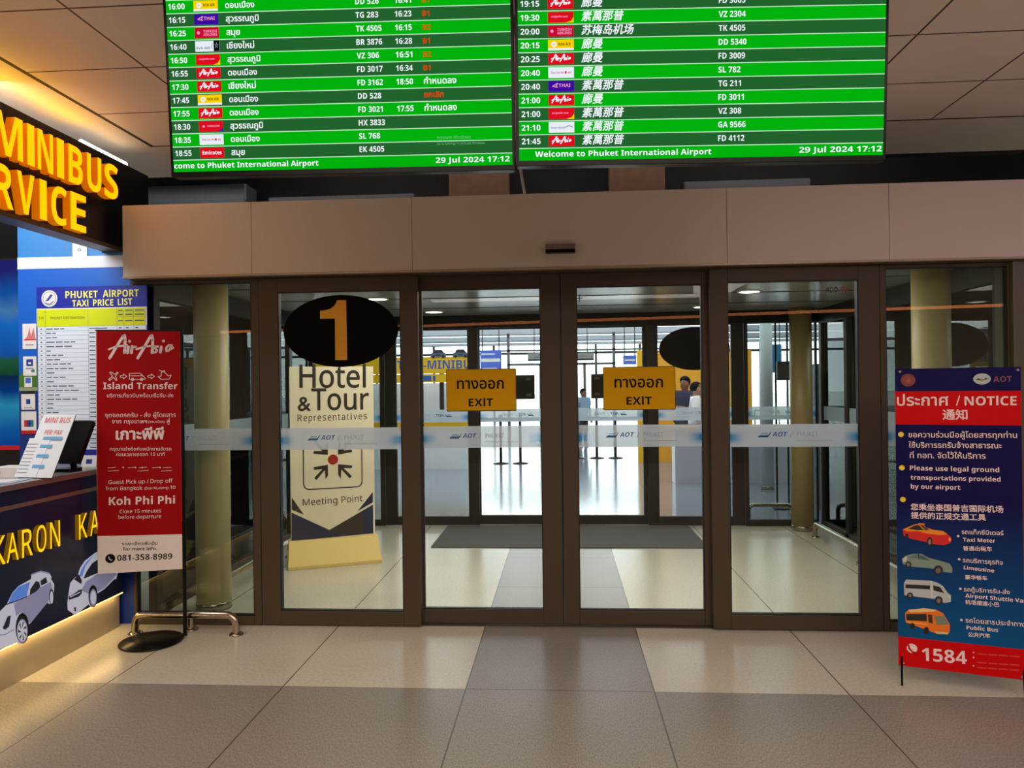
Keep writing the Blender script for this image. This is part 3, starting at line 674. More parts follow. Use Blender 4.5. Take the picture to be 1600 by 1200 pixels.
# backlit tropical view at the far left
def view_mat():
    m = bpy.data.materials.new('backlit_view'); m.use_nodes = True; nt = m.node_tree; nt.nodes.clear()
    tc = N(nt, 'ShaderNodeTexCoord'); sp = N(nt, 'ShaderNodeSeparateXYZ'); nt.links.new(tc.outputs['Generated'], sp.inputs[0])
    n = N(nt, 'ShaderNodeTexNoise'); n.inputs['Scale'].default_value = 5; n.inputs['Detail'].default_value = 5; nt.links.new(tc.outputs['Generated'], n.inputs[0])
    ad = N(nt, 'ShaderNodeMath', operation='MULTIPLY_ADD'); nt.links.new(n.outputs['Fac'], ad.inputs[0]); ad.inputs[1].default_value = 0.12; nt.links.new(sp.outputs[2], ad.inputs[2])
    r = N(nt, 'ShaderNodeValToRGB'); nt.links.new(ad.outputs[0], r.inputs[0]); cr = r.color_ramp
    st = [(0.0, (10, 40, 120)), (0.14, (16, 84, 150)), (0.28, (40, 130, 165)), (0.36, (10, 52, 120)), (0.43, (14, 40, 70)), (0.455, (24, 70, 40)), (0.53, (30, 84, 60)), (0.56, (20, 80, 160)), (0.72, (24, 104, 190)), (0.80, (70, 120, 170)), (0.88, (20, 80, 160)), (1.0, (34, 36, 110))]
    cr.elements[0].position = 0; cr.elements[0].color = srgb(*st[0][1]); cr.elements[1].position = 1; cr.elements[1].color = srgb(*st[-1][1])
    for p, c in st[1:-1]: e = cr.elements.new(p); e.color = srgb(*c)
    em = N(nt, 'ShaderNodeEmission'); o = N(nt, 'ShaderNodeOutputMaterial'); nt.links.new(r.outputs[0], em.inputs[0]); nt.links.new(em.outputs[0], o.inputs[0]); em.inputs[1].default_value = 0.9
    return m
vw = empty('light_box', (-4.30, 4.90, 0), label='backlit tropical beach view at the far left edge behind the counter', cat='light box')
MB().box(-0.50, 0.545, 0, 0.06, 0.0, 2.53, SGB).build('frame', vw); MB().box(-0.49, 0.54, -0.004, 0.0, 1.22, 2.515, view_mat()).build('picture', vw)
MB().box(-0.49, 0.54, -0.006, 0.0, 1.19, 1.22, PRD).build('lower_edge', vw)

# price list
PP = Panel((-3.55, 4.815, 0), 0); pa = PP.at
pr = empty('price_list_board', mw=PP.mw, label='taxi price list board with dark blue heading and yellow table head', cat='board')
TL, BR_ = pa(57, 449), pa(229, 716); x0, x1, z0, z1 = TL.x, pa(229, 446).x, BR_.y, TL.y
PNAVY = mat('list_navy', (26, 40, 160), 0.4); PYEL = mat('list_yellow', (214, 226, 0), 0.45); PCELL = mat('list_cell', (226, 236, 248), 0.45); PLINE = mat('list_line', (70, 80, 100), 0.5)
mb = MB(); mb.box(x0, x1, 0, 0.014, z0, z1, PNAVY); mb.build('backing', pr)
zy1, zy0, zb_ = pa(57, 484).y, pa(57, 511).y, pa(58, 703).y
mb = MB(); mb.rect(x0, zy0, x1, zy1 + .007, WHITE, -.0006); mb.rect(x0 + .006, zy0, x1 - .01, zy1, PYEL, -.001); mb.rect(x0 + .004, zb_, x1 - .004, zy0, PCELL, -.001)
cxs = [x0 + .006, pa(71, 500).x, pa(138, 500).x, pa(183, 500).x, pa(194, 500).x, pa(209, 500).x, x1 - .01]
for c in cxs: mb.rect(c - .0008, zb_, c + .0008, zy1, PLINE, -.0014)
NR = 28; ph = (zy0 - zb_) / NR
for k in range(NR + 1): mb.rect(x0 + .006, zb_ + k * ph - .0007, x1 - .01, zb_ + k * ph + .0007, PLINE, -.0014)
for z in (zy1 - .028, zy1 - .058): mb.rect(cxs[3], z - .0008, x1 - .01, z + .0008, PLINE, -.0014)
for k in range(NR):      # the entries are too small to read: word-length ticks
    zc = zb_ + (k + .5) * ph; u = cxs[1] + .006
    mb.rect(cxs[0] + .02, zc - .004, cxs[0] + .032, zc + .003, PLINE, -.0016)
    for j in range(rnd.randint(1, 4)):
        w = rnd.uniform(.025, .06); mb.rect(u, zc - .004, u + w, zc + .003, PLINE, -.0016); u += w + .009
    u = cxs[2] + .006; mb.rect(u, zc - .004, u + rnd.uniform(.05, .14), zc + .003, PLINE, -.0016)
    for q in (3, 4, 5): mb.rect(cxs[q] + .012, zc - .004, cxs[q] + .032, zc + .003, PLINE, -.0016)
for q, zz in ((3, .015), (4, .015), (5, .015), (3, .043), (4, .043), (5, .043), (3, .085), (4, .085), (5, .085)): mb.rect(cxs[q] + .008, zy1 - zz - .004, cxs[q + 1] - .008, zy1 - zz + .003, PLINE, -.0016)
mb.build('table', pr)
mb = MB(); YL = mat('list_lettering', (250, 245, 120), 0.45)
def tp(mb, P, s, m, L, R, style='', **k): put_text(mb, sans(s, style), m, P.at(*L), P.at(*R), **k)
tp(mb, PP, 'PHUKET', YL, (102.5, 466), (153, 465), 'b', height=.048, y=-.002); tp(mb, PP, 'AIRPORT', YL, (161, 464.5), (217, 463), 'B', height=.048, y=-.002)
tp(mb, PP, 'TAXI', YL, (113, 479), (138.5, 478.5), 'B', height=.044, y=-.002); tp(mb, PP, 'PRICE', YL, (145.5, 478), (177.5, 477.5), 'B', height=.044, y=-.002); tp(mb, PP, 'LIST', YL, (184.5, 477), (207, 476), 'B', height=.044, y=-.002)
tp(mb, PP, 'PHUKET DESTINATION', PDK, (79, 499), (132, 498), '', y=-.0018); tp(mb, PP, 'S.N', PDK, (61, 499), (68, 499), '', y=-.0018)
mb.build('lettering', pr)
c = pa(77.5, 466.5); mb = MB(); mb.disc(c.x, c.y, .057, .057, WHITE, -.002); mb.stroke([(c.x + .046 * math.cos(t * PI / 12), c.y + .046 * math.sin(t * PI / 12)) for t in range(24)], .004, PGY, -.0026, closed=True)
mb.poly([(c.x - .03, c.y - .02), (c.x + .01, c.y + .03), (c.x + .024, c.y + .022), (c.x - .006, c.y - .016)], PBL, -.0026); mb.stroke([(c.x - .03, c.y - .032), (c.x + .002, c.y - .04), (c.x + .03, c.y - .02)], .006, PBL, -.0026); mb.build('emblem', pr)

# ------------------------------------------------------------------ service counter
NAVY = mat('counter_navy', (16, 26, 66), 0.28, spec=0.5, noise=0.08, nscale=3); KICK = mat('kick_plate', (176, 164, 140), 0.4, 0.35, noise=0.05, nscale=8)
CTOP = mat('counter_top', (150, 152, 158), 0.25); BND = mat('counter_band', (150, 120, 112), 0.3, 0.5)
PK = Panel((-2.97, 0, 0), PI / 2); ka = PK.at
ct = empty('service_counter', mw=PK.mw, label='navy service counter with glowing yellow letters and printed vehicles on its front', cat='counter')
MB().box(1.2, 4.79, 0.02, 0.48, 0.225, 1.065, NAVY).build('body', ct)
MB().box(1.2, 4.79, 0.03, 0.47, 0, 0.225, KICK).build('kick_plate', ct)
MB().box(1.2, 4.79, 0.0, 0.02, 0.235, 1.065, NAVY).build('front_panel', ct, bevel=0.002)
MB().rbox(1.2, 4.80, -0.02, 0.48, 1.065, 1.10, 0.008, CTOP, 'x').build('counter_top', ct)
MB().box(1.2, 4.795, -0.024, -0.018, 1.068, 1.097, BND).build('edge_band', ct)
MB().box(1.2, 4.79, -0.006, 0.0, 0.962, 0.985, BND).build('edge_band', ct)
MB().box(1.2, 4.79, 0.004, 0.018, 0.226, 0.234, lamp_mat('warm_led', (255, 205, 120), 3)).build('light_strip', ct)
area('counter_under_glow', (-2.981, 3.1, 0.2245), 0.014, 3.3, 5.5, (1.0, 0.66, 0.25), (0, math.radians(-16), 0))
NF = lamp_mat('neon_face', (255, 205, 20), 1.1); NS = mat('neon_side', (140, 100, 10), 0.4, emit=0.25)
PKF = Panel((-2.945, 0, 0), PI / 2); uk = lambda x, y: PKF.at(x, y).x
for ch, xa, xb, yy in (('K', -12, 8.6, 860), ('A', 10.5, 29, 855), ('R', 34.5, 51, 850), ('O', 57, 72.5, 845), ('N', 78.5, 94, 840), ('K', 123.5, 136.5, 825), ('A', 141, 155, 820), ('T', 158, 171, 815), ('A', 174, 188, 810)):
    o = solid_text(sans(ch, ''), NF, NS, 0.152, uk(xb, yy) - uk(xa, yy), 0.025).build('letter', ct); o.location = (uk(xa, yy), 0, 0.688)
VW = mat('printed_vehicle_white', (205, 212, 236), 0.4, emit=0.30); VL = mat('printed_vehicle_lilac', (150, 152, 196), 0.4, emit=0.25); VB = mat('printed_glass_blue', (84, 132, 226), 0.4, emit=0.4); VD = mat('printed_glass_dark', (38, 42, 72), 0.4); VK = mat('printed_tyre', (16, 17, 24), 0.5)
kp = lambda L: PK.pts(L, 5.215, 0, 790)
def kdisc(mb, cx, cy, rx, ry, m, y): mb.poly(kp([(cx + rx * math.cos(t * PI / 12), cy + ry * math.sin(t * PI / 12)) for t in range(24)]), m, y)
mb = MB()
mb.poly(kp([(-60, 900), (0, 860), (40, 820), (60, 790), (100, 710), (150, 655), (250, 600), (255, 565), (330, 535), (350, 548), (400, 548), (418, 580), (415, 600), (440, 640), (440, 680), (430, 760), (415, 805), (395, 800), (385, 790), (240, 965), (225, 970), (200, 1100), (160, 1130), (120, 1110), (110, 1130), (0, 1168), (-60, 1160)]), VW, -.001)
mb.poly(kp([(110, 800), (230, 730), (330, 665), (412, 620), (430, 700), (385, 790), (240, 960), (222, 930), (170, 870), (130, 900)]), VL, -.0014)
mb.poly(kp([(62, 800), (100, 715), (150, 660), (243, 622), (215, 735), (130, 772)]), VB, -.0016)
mb.poly(kp([(240, 730), (245, 680), (290, 615), (318, 622), (326, 665), (290, 702)]), VD, -.0016); mb.poly(kp([(332, 652), (328, 612), (372, 582), (385, 628)]), VD, -.0016)
mb.stroke(kp([(50, 805), (130, 778), (215, 742)]), .006, VD, -.0018); mb.poly(kp([(18, 1000), (60, 902), (86, 895), (72, 985), (40, 1012)]), VD, -.0018)
mb.stroke(kp([(255, 562), (330, 535), (398, 552)]), .008, VL, -.0018); mb.stroke(kp([(-40, 1060), (40, 1050), (110, 1010)]), .006, VL, -.0018)
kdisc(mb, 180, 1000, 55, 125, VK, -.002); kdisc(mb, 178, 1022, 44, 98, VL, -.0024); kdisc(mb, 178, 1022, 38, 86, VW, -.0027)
for k in range(7): t = k * 2 * PI / 7; mb.poly(kp([(178 + 8 * math.cos(t), 1022 + 18 * math.sin(t)), (178 + 34 * math.cos(t + .28), 1022 + 78 * math.sin(t + .28)), (178 + 34 * math.cos(t + .62), 1022 + 78 * math.sin(t + .62))]), VD, -.003)
kdisc(mb, 417, 745, 20, 66, VK, -.002); kdisc(mb, 417, 748, 14, 52, VW, -.0024)
mb.build('printed_car', ct)
mb = MB()
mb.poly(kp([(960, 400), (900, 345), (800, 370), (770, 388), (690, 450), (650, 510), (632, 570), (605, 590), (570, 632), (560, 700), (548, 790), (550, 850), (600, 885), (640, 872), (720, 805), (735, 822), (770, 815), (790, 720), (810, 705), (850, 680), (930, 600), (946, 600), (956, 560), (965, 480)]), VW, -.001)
mb.poly(kp([(700, 620), (800, 550), (940, 470), (950, 560), (850, 670), (800, 700), (770, 665), (720, 720), (660, 690)]), VL, -.0014)
mb.poly(kp([(642, 578), (662, 520), (702, 458), (765, 402), (695, 490), (668, 575)]), VB, -.0016); mb.poly(kp([(680, 592), (702, 540), (748, 470), (805, 432), (900, 392), (905, 478), (800, 547), (690, 592)]), VD, -.0016)
mb.poly(kp([(555, 745), (595, 722), (640, 688), (664, 682), (665, 715), (640, 742), (562, 768)]), VD, -.0018); mb.stroke(kp([(570, 745), (650, 705)]), .006, VW, -.0022); mb.poly(kp([(600, 830), (615, 826), (618, 860), (606, 864)]), VD, -.0018)
mb.poly(kp([(600, 600), (640, 560), (665, 610), (660, 640)]), VD, -.0018)
kdisc(mb, 757, 738, 38, 90, VK, -.002); kdisc(mb, 757, 750, 29, 70, VL, -.0024); kdisc(mb, 757, 750, 22, 55, VW, -.0027)
mb.build('printed_van', ct)

# things on the counter
PA = Panel((-3.115, 4.02, 1.102), math.radians(-8), math.radians(-27)); aa = PA.at
st = empty('leaflet_stand', mw=Matrix.Translation((-3.0, 4.1, 1.10)), label='leaning white leaflets with red MINIBUS heading in a clear stand on the counter', cat='stand')
inv = st.matrix_world.inverted() @ PA.mw
def local(mb):
    mb.v = [tuple(inv @ Vector(p)) for p in mb.v]; return mb
ACR = glass_mat('acrylic', (0.92, 0.95, 0.97, 1), 1.45)
mb = MB(); mb.box(0, .225, 0.004, 0.008, 0, .40, ACR); local(mb).build('holder', st)
mb = MB(); mb.box(0.002, .225, 0.002, 0.004, 0.004, .40, mat('leaflet_white', (232, 238, 244), 0.5)); local(mb).build('leaflet', st)
mb = MB(); mb.box(-.025, .12, -0.002, 0.0015, 0.004, .245, mat('leaflet_white', (232, 238, 244), 0.5)); local(mb).build('leaflet', st)
mb = MB(); put_text(mb, sans('MINI BUS', 'B'), PPK, (.03, .345), (.205, .345), height=.035, y=0.0005); put_text(mb, sans('PER/ PAX', 'b'), PPK, (.06, .27), (.18, .27), height=.03, y=0.0005)
LBL = mat('leaflet_blue', (110, 170, 215), 0.5)
for z in (.235, .185, .125, .06): mb.rect(.07, z, .20 if z > .2 else .15, z + .02, LBL, -.0035 if z < .24 else .0005)
for k in range(9): mb.rect(-.02, .03 + k * .022, .05, .034 + k * .022, PGY, -.0035)
local(mb).build('lettering', st)
PM = Panel((-3.01, 4.25, 1.115), math.radians(-8), math.radians(-27))
mo = empty('tablet_terminal', mw=PM.mw, label='black tilted tablet terminal behind the leaflets on the counter', cat='terminal')
MB().rbox(-.10, .085, 0, .03, 0.055, .335, .012, BLACKP).build('tablet', mo, bevel=.002)
iv = PM.mw.inverted()
mb = MB(); mb.rbox(-3.10, -2.99, 4.29, 4.42, 1.101, 1.122, .02, BLACKP, 'z'); mb.tube([(-3.03, 4.39, 1.115), (-3.03, 4.36, 1.19), (-3.03, 4.345, 1.24)], .018, BLACKP); mb.v = [tuple(iv @ Vector(p)) for p in mb.v]; mb.build('foot', mo)
mb = MB(); mb.box(0, .10, 0, .006, 0, .075, WHITE); mb.rect(.03, .02, .07, .05, PBL, -.001); o = mb.build('counter_card'); o.matrix_world = Panel((-3.13, 4.60, 1.1005), 0, math.radians(-12)).mw
tag(o, 'small white card standing at the far end of the counter', 'card')
mb = MB(); mb.rbox(0, .20, 0, .16, 0, .055, .006, WHITE, 'z'); mb.rect(.05, .02, .08, .035, PGY, -.001); o = mb.build('paper_box'); o.location = (-3.33, 4.06, 1.10); tag(o, 'low white paper box at the left photo edge on the counter', 'box')
mb = MB(); mb.add([(0, 0, 0.001), (.2, .03, .001), (.17, .24, .003), (-.02, .2, .001)], [(0, 1, 2, 3)], mat('paper_blue_white', (190, 210, 232), .5)); mb.add([(.03, .03, .0035), (.17, .05, .0035), (.15, .2, .0045), (.02, .17, .0035)], [(0, 1, 2, 3)], WHITE); o = mb.build('paper_sheet'); o.location = (-3.18, 3.76, 1.1002); tag(o, 'flat paper sheet lying on the counter below the white box', 'paper')

# ------------------------------------------------------------------ red hanging banner on its disc-footed pole
PA2 = Panel((-2.925, 4.45, 0.442), math.radians(16)); A1 = lambda L: [PA2.at(140 + x / 5.712, 500 + y / 5.712) for x, y in L]; A2 = lambda L: [PA2.at(140 + x / 5.712, 700 + y / 5.712) for x, y in L]
bs = empty('banner_stand', mw=PA2.mw, label='red island transfer banner hanging from a black pole with round foot', cat='banner')
RED = mat('banner_red', (160, 3, 10), 0.6, spec=0.12); BWH = mat('banner_white', (236, 218, 216), 0.5); BGR = mat('banner_foot_white', (232, 222, 218), 0.5)
Wb, Hb = .497, 1.53; zl = A2([(80, 786)])[0].y; zr = A2([(815, 770)])[0].y
mb = MB(); mb.poly([(0.0, zl), (Wb, zr), (Wb, Hb), (0.006, Hb)], RED, -.001); mb.poly([(0, .002), (Wb, .002), (Wb, zr), (0, zl)], BGR, -.001); mb.box(0, Wb, 0, .002, 0, Hb, BGR)
bn = mb.build('banner', bs)
mb = MB()
for P, t in SCRIPT: mb.stroke(A1(P), .0165 * t, BWH, -.0016)
def t1(F, s, m, L, R, style='', **k): put_text(mb, sans(s, style), m, F([L])[0], F([R])[0], y=-.0016, **k)
t1(A1, 'Island Transfer', BWH, (122, 617), (785, 617), 'b')
t1(A1, 'บริการเที่ยวบินพร้อมเรือรับ-ส่ง', BWH, (155, 690), (748, 688)); t1(A1, 'จุดจอดรถรับ - ส่ง ผู้โดยสาร', BWH, (138, 868), (770, 865)); t1(A1, 'จาก กรุงเทพฯ', BWH, (200, 922), (512, 922)); t1(A1, '(ดอนเมือง)', BWH, (522, 918), (668, 918)); t1(A1, 'สู่', BWH, (688, 920), (716, 920))
t1(A1, 'เกาะพีพี', BWH, (238, 1066), (663, 1062), strike=.03); t1(A1, 'กรุณาแจ้งชื่อกับพนักงานขับรถ', BWH, (182, 1166), (728, 1164)); t1(A2, 'ก่อนเวลารถออก 15 นาที', BWH, (238, 72), (670, 68))
for q in (165, 345, 440, 560, 655): mb.stroke(A2([(q, 176), (q + 70, 172)]), .0028, BWH, -.0016)
for q in (300, 410, 470, 630): mb.disc(*A2([(q, 174)])[0], .005, .005, BWH, -.0016, 10)
for q in (165, 430, 640): mb.stroke(A2([(q, 206), (q + 95, 200)]), .0022, BWH, -.0016)
t1(A2, 'Guest Pick up / Drop off', BWH, (168, 322), (742, 308)); t1(A2, 'from Bangkok', BWH, (143, 378), (470, 372)); t1(A2, '(Don Mueang)', BWH, (490, 370), (705, 364)); t1(A2, 'to', BWH, (722, 364), (768, 363))
t1(A2, 'Koh Phi Phi', BWH, (172, 510), (762, 496), 'b'); t1(A2, 'Close 15 minutes', BWH, (268, 582), (637, 574)); t1(A2, 'before departure', BWH, (258, 634), (640, 624))
t1(A2, 'รายละเอียดเพิ่มเติม', BLACK, (290, 868), (605, 862), strike=.012); t1(A2, 'For more info.', BLACK, (298, 916), (600, 910), 'b'); t1(A2, '081-358-8989', BLACK, (246, 1007), (738, 990), 'b')
pc = A2([(185, 986)])[0]; mb.disc(pc.x, pc.y, .029, .029, BLACK, -.0016); mb.stroke(A2([(172, 972), (176, 988), (190, 1000), (200, 1000)]), .006, BWH, -.002)
# plane, arrow, bus, arrow, boat
for P, cl in (([(170, 530), (205, 500), (180, 470), (190, 463), (225, 485), (250, 465), (255, 472), (232, 498), (245, 535), (236, 540), (215, 510), (180, 540)], True), ([(275, 495), (303, 495), (303, 482), (332, 503), (303, 525), (303, 512), (275, 512)], True), ([(355, 530), (355, 478), (450, 475), (495, 515), (495, 530)], True), ([(362, 498), (470, 498)], False),
              ([(522, 495), (550, 495), (550, 482), (578, 503), (550, 525), (550, 512), (522, 512)], True), ([(612, 505), (640, 500), (640, 465), (668, 462), (700, 500), (728, 490), (712, 528), (640, 530)], True), ([(620, 448), (650, 458), (672, 452)], False)):
    mb.stroke(A1(P), .0042, BWH, -.0016, closed=cl)
for q in (385, 465): c = A1([(q, 530)])[0]; mb.disc(c.x, c.y, .010, .010, BWH, -.0016, 14)
mb.build('lettering', bn)
iv = PA2.mw.inverted()
def inw(mb, iv): mb.v = [tuple(iv @ Vector(p)) for p in mb.v]; return mb
inw(MB().lathe([(.185, 0), (.19, .006), (.185, .014), (.05, .024)], BLACKP, (-2.61, 4.50, 0), 40), iv).build('base_disc', bs)
pole = PA2.mw @ Vector((.507, .006, 0)); 
inw(MB().tube([(pole.x, pole.y, .012), (pole.x, pole.y, .75)], .0125, BLACKP), iv).build('pole', bs); inw(MB().tube([(pole.x, pole.y, .74), (pole.x, pole.y, 1.99)], .0105, BLACKP), iv).build('pole', bs)
MB().tube([(.51, .006, Hb + .004), (0, .006, Hb + .004)], .006, BLACKP).build('arm', bs)
for z in (Hb - .07, .045): MB().tube([(Wb - .012, .002, z), (.51, .004, z)], .003, STEEL, 8).build('clip', bs)
pass

# ------------------------------------------------------------------ notice banner on an X stand
def fade_mat():
    m = bpy.data.materials.new('notice_blue'); m.use_nodes = True; nt = m.node_tree; b = nt.nodes['Principled BSDF']
    tc = N(nt, 'ShaderNodeTexCoord'); sp = N(nt, 'ShaderNodeSeparateXYZ'); r = N(nt, 'ShaderNodeValToRGB'); nt.links.new(tc.outputs['Object'], sp.inputs[0]); nt.links.new(sp.outputs[2], r.inputs[0])
    e = r.color_ramp.elements; e[0].position = 0.15; e[0].color = srgb(10, 84, 140); e[1].position = 0.85; e[1].color = srgb(18, 12, 76); b.inputs['Roughness'].default_value = 0.6; b.inputs['Specular IOR Level'].default_value = 0.12; nt.links.new(r.outputs[0], b.inputs['Base Color'])
    return m
NB = fade_mat(); NR_ = mat('notice_red', (206, 4, 10), 0.6, spec=0.12); NW = mat('notice_white', (240, 214, 214), 0.5); NY = mat('notice_bullet', (240, 214, 40), 0.5)
PX = Panel((1.765, 4.0, 0.101), math.radians(-18.5)); T = lambda L: [PX.at(1380 + x / 4.8, 570 + y / 4.8) for x, y in L]; U = lambda L: [PX.at(1380 + x / 4.445, 810 + y / 4.445) for x, y in L]
xb = empty('notice_banner', mw=PX.mw, label='blue and red transport notice banner on a folding stand at the right', cat='banner')
Wn, Hn = .547, 1.56; zt1, zt0, zb1 = T([(80, 200)])[0].y, T([(82, 447)])[0].y, U([(120, 820)])[0].y
mb = MB(); mb.box(-.012, Wn, 0, .002, 0, Hn, NB); mb.rect(-.012, 0, Wn, Hn, NB, -.0004); mb.rect(-.012, zt0, Wn, zt1, NR_, -.001); mb.rect(-.012, 0, Wn, zb1, NR_, -.001); bn = mb.build('banner', xb)
mb = MB()
def t2(F, s, m, L, R, style='', **k): put_text(mb, sans(s, style), m, F([L])[0], F([R])[0], y=-.0016, **k)
t2(T, 'ประกาศ', NW, (105, 305), (487, 305), strike=.016); t2(T, '/', NW, (545, 305), (578, 305)); t2(T, 'NOTICE', NW, (610, 304), (1000, 303), 'B'); t2(T, '通知', NW, (447, 405), (630, 405), strike=.02)
for s, L, R in (('ขอความร่วมมือผู้โดยสารทุกท่าน', (190, 543), (1003, 548)), ('ใช้บริการรถรับจ้างสาธารณะ', (192, 620), (888, 626)), ('ที่ ทอท. จัดไว้ให้บริการ', (200, 698), (768, 704))): t2(T, s, NW, L, R, strike=.012)
for s, L, R in (('Please use legal ground', (200, 790), (870, 806)), ('transportations provided', (205, 860), (880, 876)), ('by our airport', (207, 928), (578, 937))): t2(T, s, NW, L, R, 'b')
t2(T, '您乘坐泰国普吉国际机场', NW, (207, 1085), (900, 1105), strike=.02); t2(T, '提供的正规交通工具', NW, (210, 1148), (770, 1166), strike=.02)
for q in ((133, 522), (140, 772), (148, 1010)): c = T([q])[0]; mb.disc(c.x, c.y, .0135, .0135, NY, -.0016)
for th, en, zh, b0, r in (('รถแท็กซี่มิเตอร์', 'Taxi Meter', '普通出租车', ((545, 108), (835, 116)), (555, 160, 778, 168, 555, 220, 755, 226)), ('รถบริการธุรกิจ', 'Limousine', '豪华轿车', ((552, 303), (830, 322)), (558, 352, 770, 376, 570, 420, 722, 428)),
                          ('รถตู้บริการรับ-ส่ง', 'Airport Shuttle Van', '机场摆渡小巴', ((560, 505), (878, 526)), (570, 548, 1000, 588, 570, 592, 805, 612)), ('รถโดยสารประจำทาง', 'Public Bus', '公共汽车', ((572, 722), (985, 752)), (578, 770, 798, 788, 590, 818, 742, 828))):
    t2(U, th, NW, b0[0], b0[1], strike=.012); t2(U, en, NW, (r[0], r[1]), (r[2], r[3]), 'b'); t2(U, zh, NW, (r[4], r[5]), (r[6], r[7]), strike=.02)
for q in ((520, 122), (527, 283), (535, 488), (543, 705)): c = U([q])[0]; mb.disc(c.x, c.y, .006, .006, NW, -.0016, 14)
c = U([(200, 902)])[0]; mb.disc(c.x, c.y, .0245, .0245, NW, -.0016); mb.stroke(U([(175, 880), (182, 905), (205, 928), (225, 932)]), .009, NR_, -.002)
t2(U, '1584', NW, (270, 985), (582, 1012), 'b', height=.066)
for q in (930, 965, 1022): c = U([(627, q)])[0]; mb.disc(c.x, c.y, .0035, .0035, NW, -.0016, 10)
LRD = mat('notice_pale_red', (222, 60, 60), .5)
for q in (940, 1000, 1035):
    for k in range(4): mb.stroke(U([(655 + k * 75, q + k * 5), (715 + k * 75, q + 4 + k * 5)]), .006, LRD, -.0016)
mb.build('lettering', bn)
mb = MB(); c = T([(186, 115)])[0]; mb.disc(c.x, c.y, .034, .033, mat('seal_red_brown', (134, 50, 44), .5), -.0016); mb.stroke([(c.x + .027 * math.cos(k * PI / 10), c.y + .027 * math.sin(k * PI / 10)) for k in range(20)], .002, mat('seal_line', (96, 30, 40), .5), -.002, closed=True); mb.poly([(c.x - .012, c.y - .012), (c.x + .004, c.y + .016), (c.x + .014, c.y - .008)], mat('seal_orange', (170, 80, 44), .5), -.002); mb.build('seal', bn)
mb = MB(); c = T([(740, 106)])[0]; mb.disc(c.x, c.y, .038, .028, mat('crest_silver', (176, 186, 186), .4), -.0016); mb.poly([(c.x - .03, c.y - .004), (c.x + .0, c.y + .010), (c.x + .03, c.y + .0), (c.x + .0, c.y - .008)], PDK, -.002); mb.disc(c.x, c.y + .003, .014, .006, mat('crest_silver', (176, 186, 186), .4), -.0024); t2(T, 'AOT', mat('crest_maroon', (120, 60, 80), .5), (825, 130), (965, 126), 'b'); mb.build('emblem', bn)
def vehicle(name, polys):
    mb = MB()
    for i, (pts, c) in enumerate(polys):
        m = mat('printed_%d_%d_%d' % c, c, .5)
        if len(pts) == 1: cx, cy, rx, ry = pts[0]; L = [(cx + rx * math.cos(t * PI / 10), cy + ry * math.sin(t * PI / 10)) for t in range(20)]
        else: L = pts
        mb.poly([PX.at(1400 + x / 5.715, 790 + y / 5.715) for x, y in L], m, -.0015 - .0003 * i)
    mb.build(name, bn)
DKW = (30, 26, 24); TYR = (22, 20, 20)
vehicle('printed_taxi', [([(60, 215), (110, 190), (175, 165), (240, 165), (270, 195), (330, 215), (420, 225), (480, 270), (495, 300), (490, 332), (430, 352), (320, 342), (270, 325), (120, 292), (70, 270)], (214, 24, 14)), ([(60, 212), (110, 190), (175, 165), (240, 165), (270, 195), (330, 215), (420, 228), (460, 258), (380, 262), (280, 250), (200, 228), (100, 230)], (240, 140, 20)),
    ([(105, 206), (170, 175), (202, 172), (248, 218), (190, 218)], DKW), ([(212, 172), (238, 172), (300, 215), (262, 222)], (90, 60, 40)), ([(190, 166), (200, 156), (250, 158), (262, 170)], (240, 120, 20)), ([(300, 322, 24, 42)], TYR), ([(300, 322, 13, 26)], (150, 120, 100)), ([(96, 272, 16, 24)], TYR), ([(478, 300, 12, 18)], (250, 150, 90))])
vehicle('printed_limousine', [([(55, 475), (90, 445), (150, 430), (230, 430), (290, 465), (380, 488), (480, 518), (505, 560), (500, 600), (420, 592), (330, 562), (120, 542), (60, 520)], (126, 146, 132)), ([(55, 475), (90, 450), (100, 470), (90, 500), (58, 505)], (196, 196, 180)), ([(105, 470), (150, 440), (195, 437), (200, 470)], (92, 120, 112)), ([(210, 440), (250, 450), (305, 492), (215, 478)], (72, 96, 90)),
    ([(195, 432), (206, 432), (210, 478), (202, 478)], (40, 50, 48)), ([(110, 526, 26, 30)], TYR), ([(110, 526, 14, 17)], (120, 110, 104)), ([(376, 576, 42, 42)], TYR), ([(376, 578, 24, 26)], (110, 98, 92))])
vehicle('printed_minivan', [([(70, 690), (90, 660), (310, 670), (370, 688), (420, 718), (460, 778), (490, 800), (490, 860), (430, 868), (340, 832), (75, 800)], (186, 190, 194)), ([(85, 702), (305, 712), (302, 748), (85, 736)], DKW), ([(330, 710), (392, 726), (432, 782), (335, 756)], DKW), ([(310, 672), (322, 674), (326, 830), (314, 828)], (214, 216, 218)), ([(125, 802, 28, 28)], TYR), ([(125, 802, 15, 15)], (120, 114, 110)), ([(380, 846, 36, 38)], TYR), ([(380, 848, 20, 22)], (120, 110, 104)), ([(460, 800), (486, 806), (486, 826), (462, 822)], (220, 214, 180))])
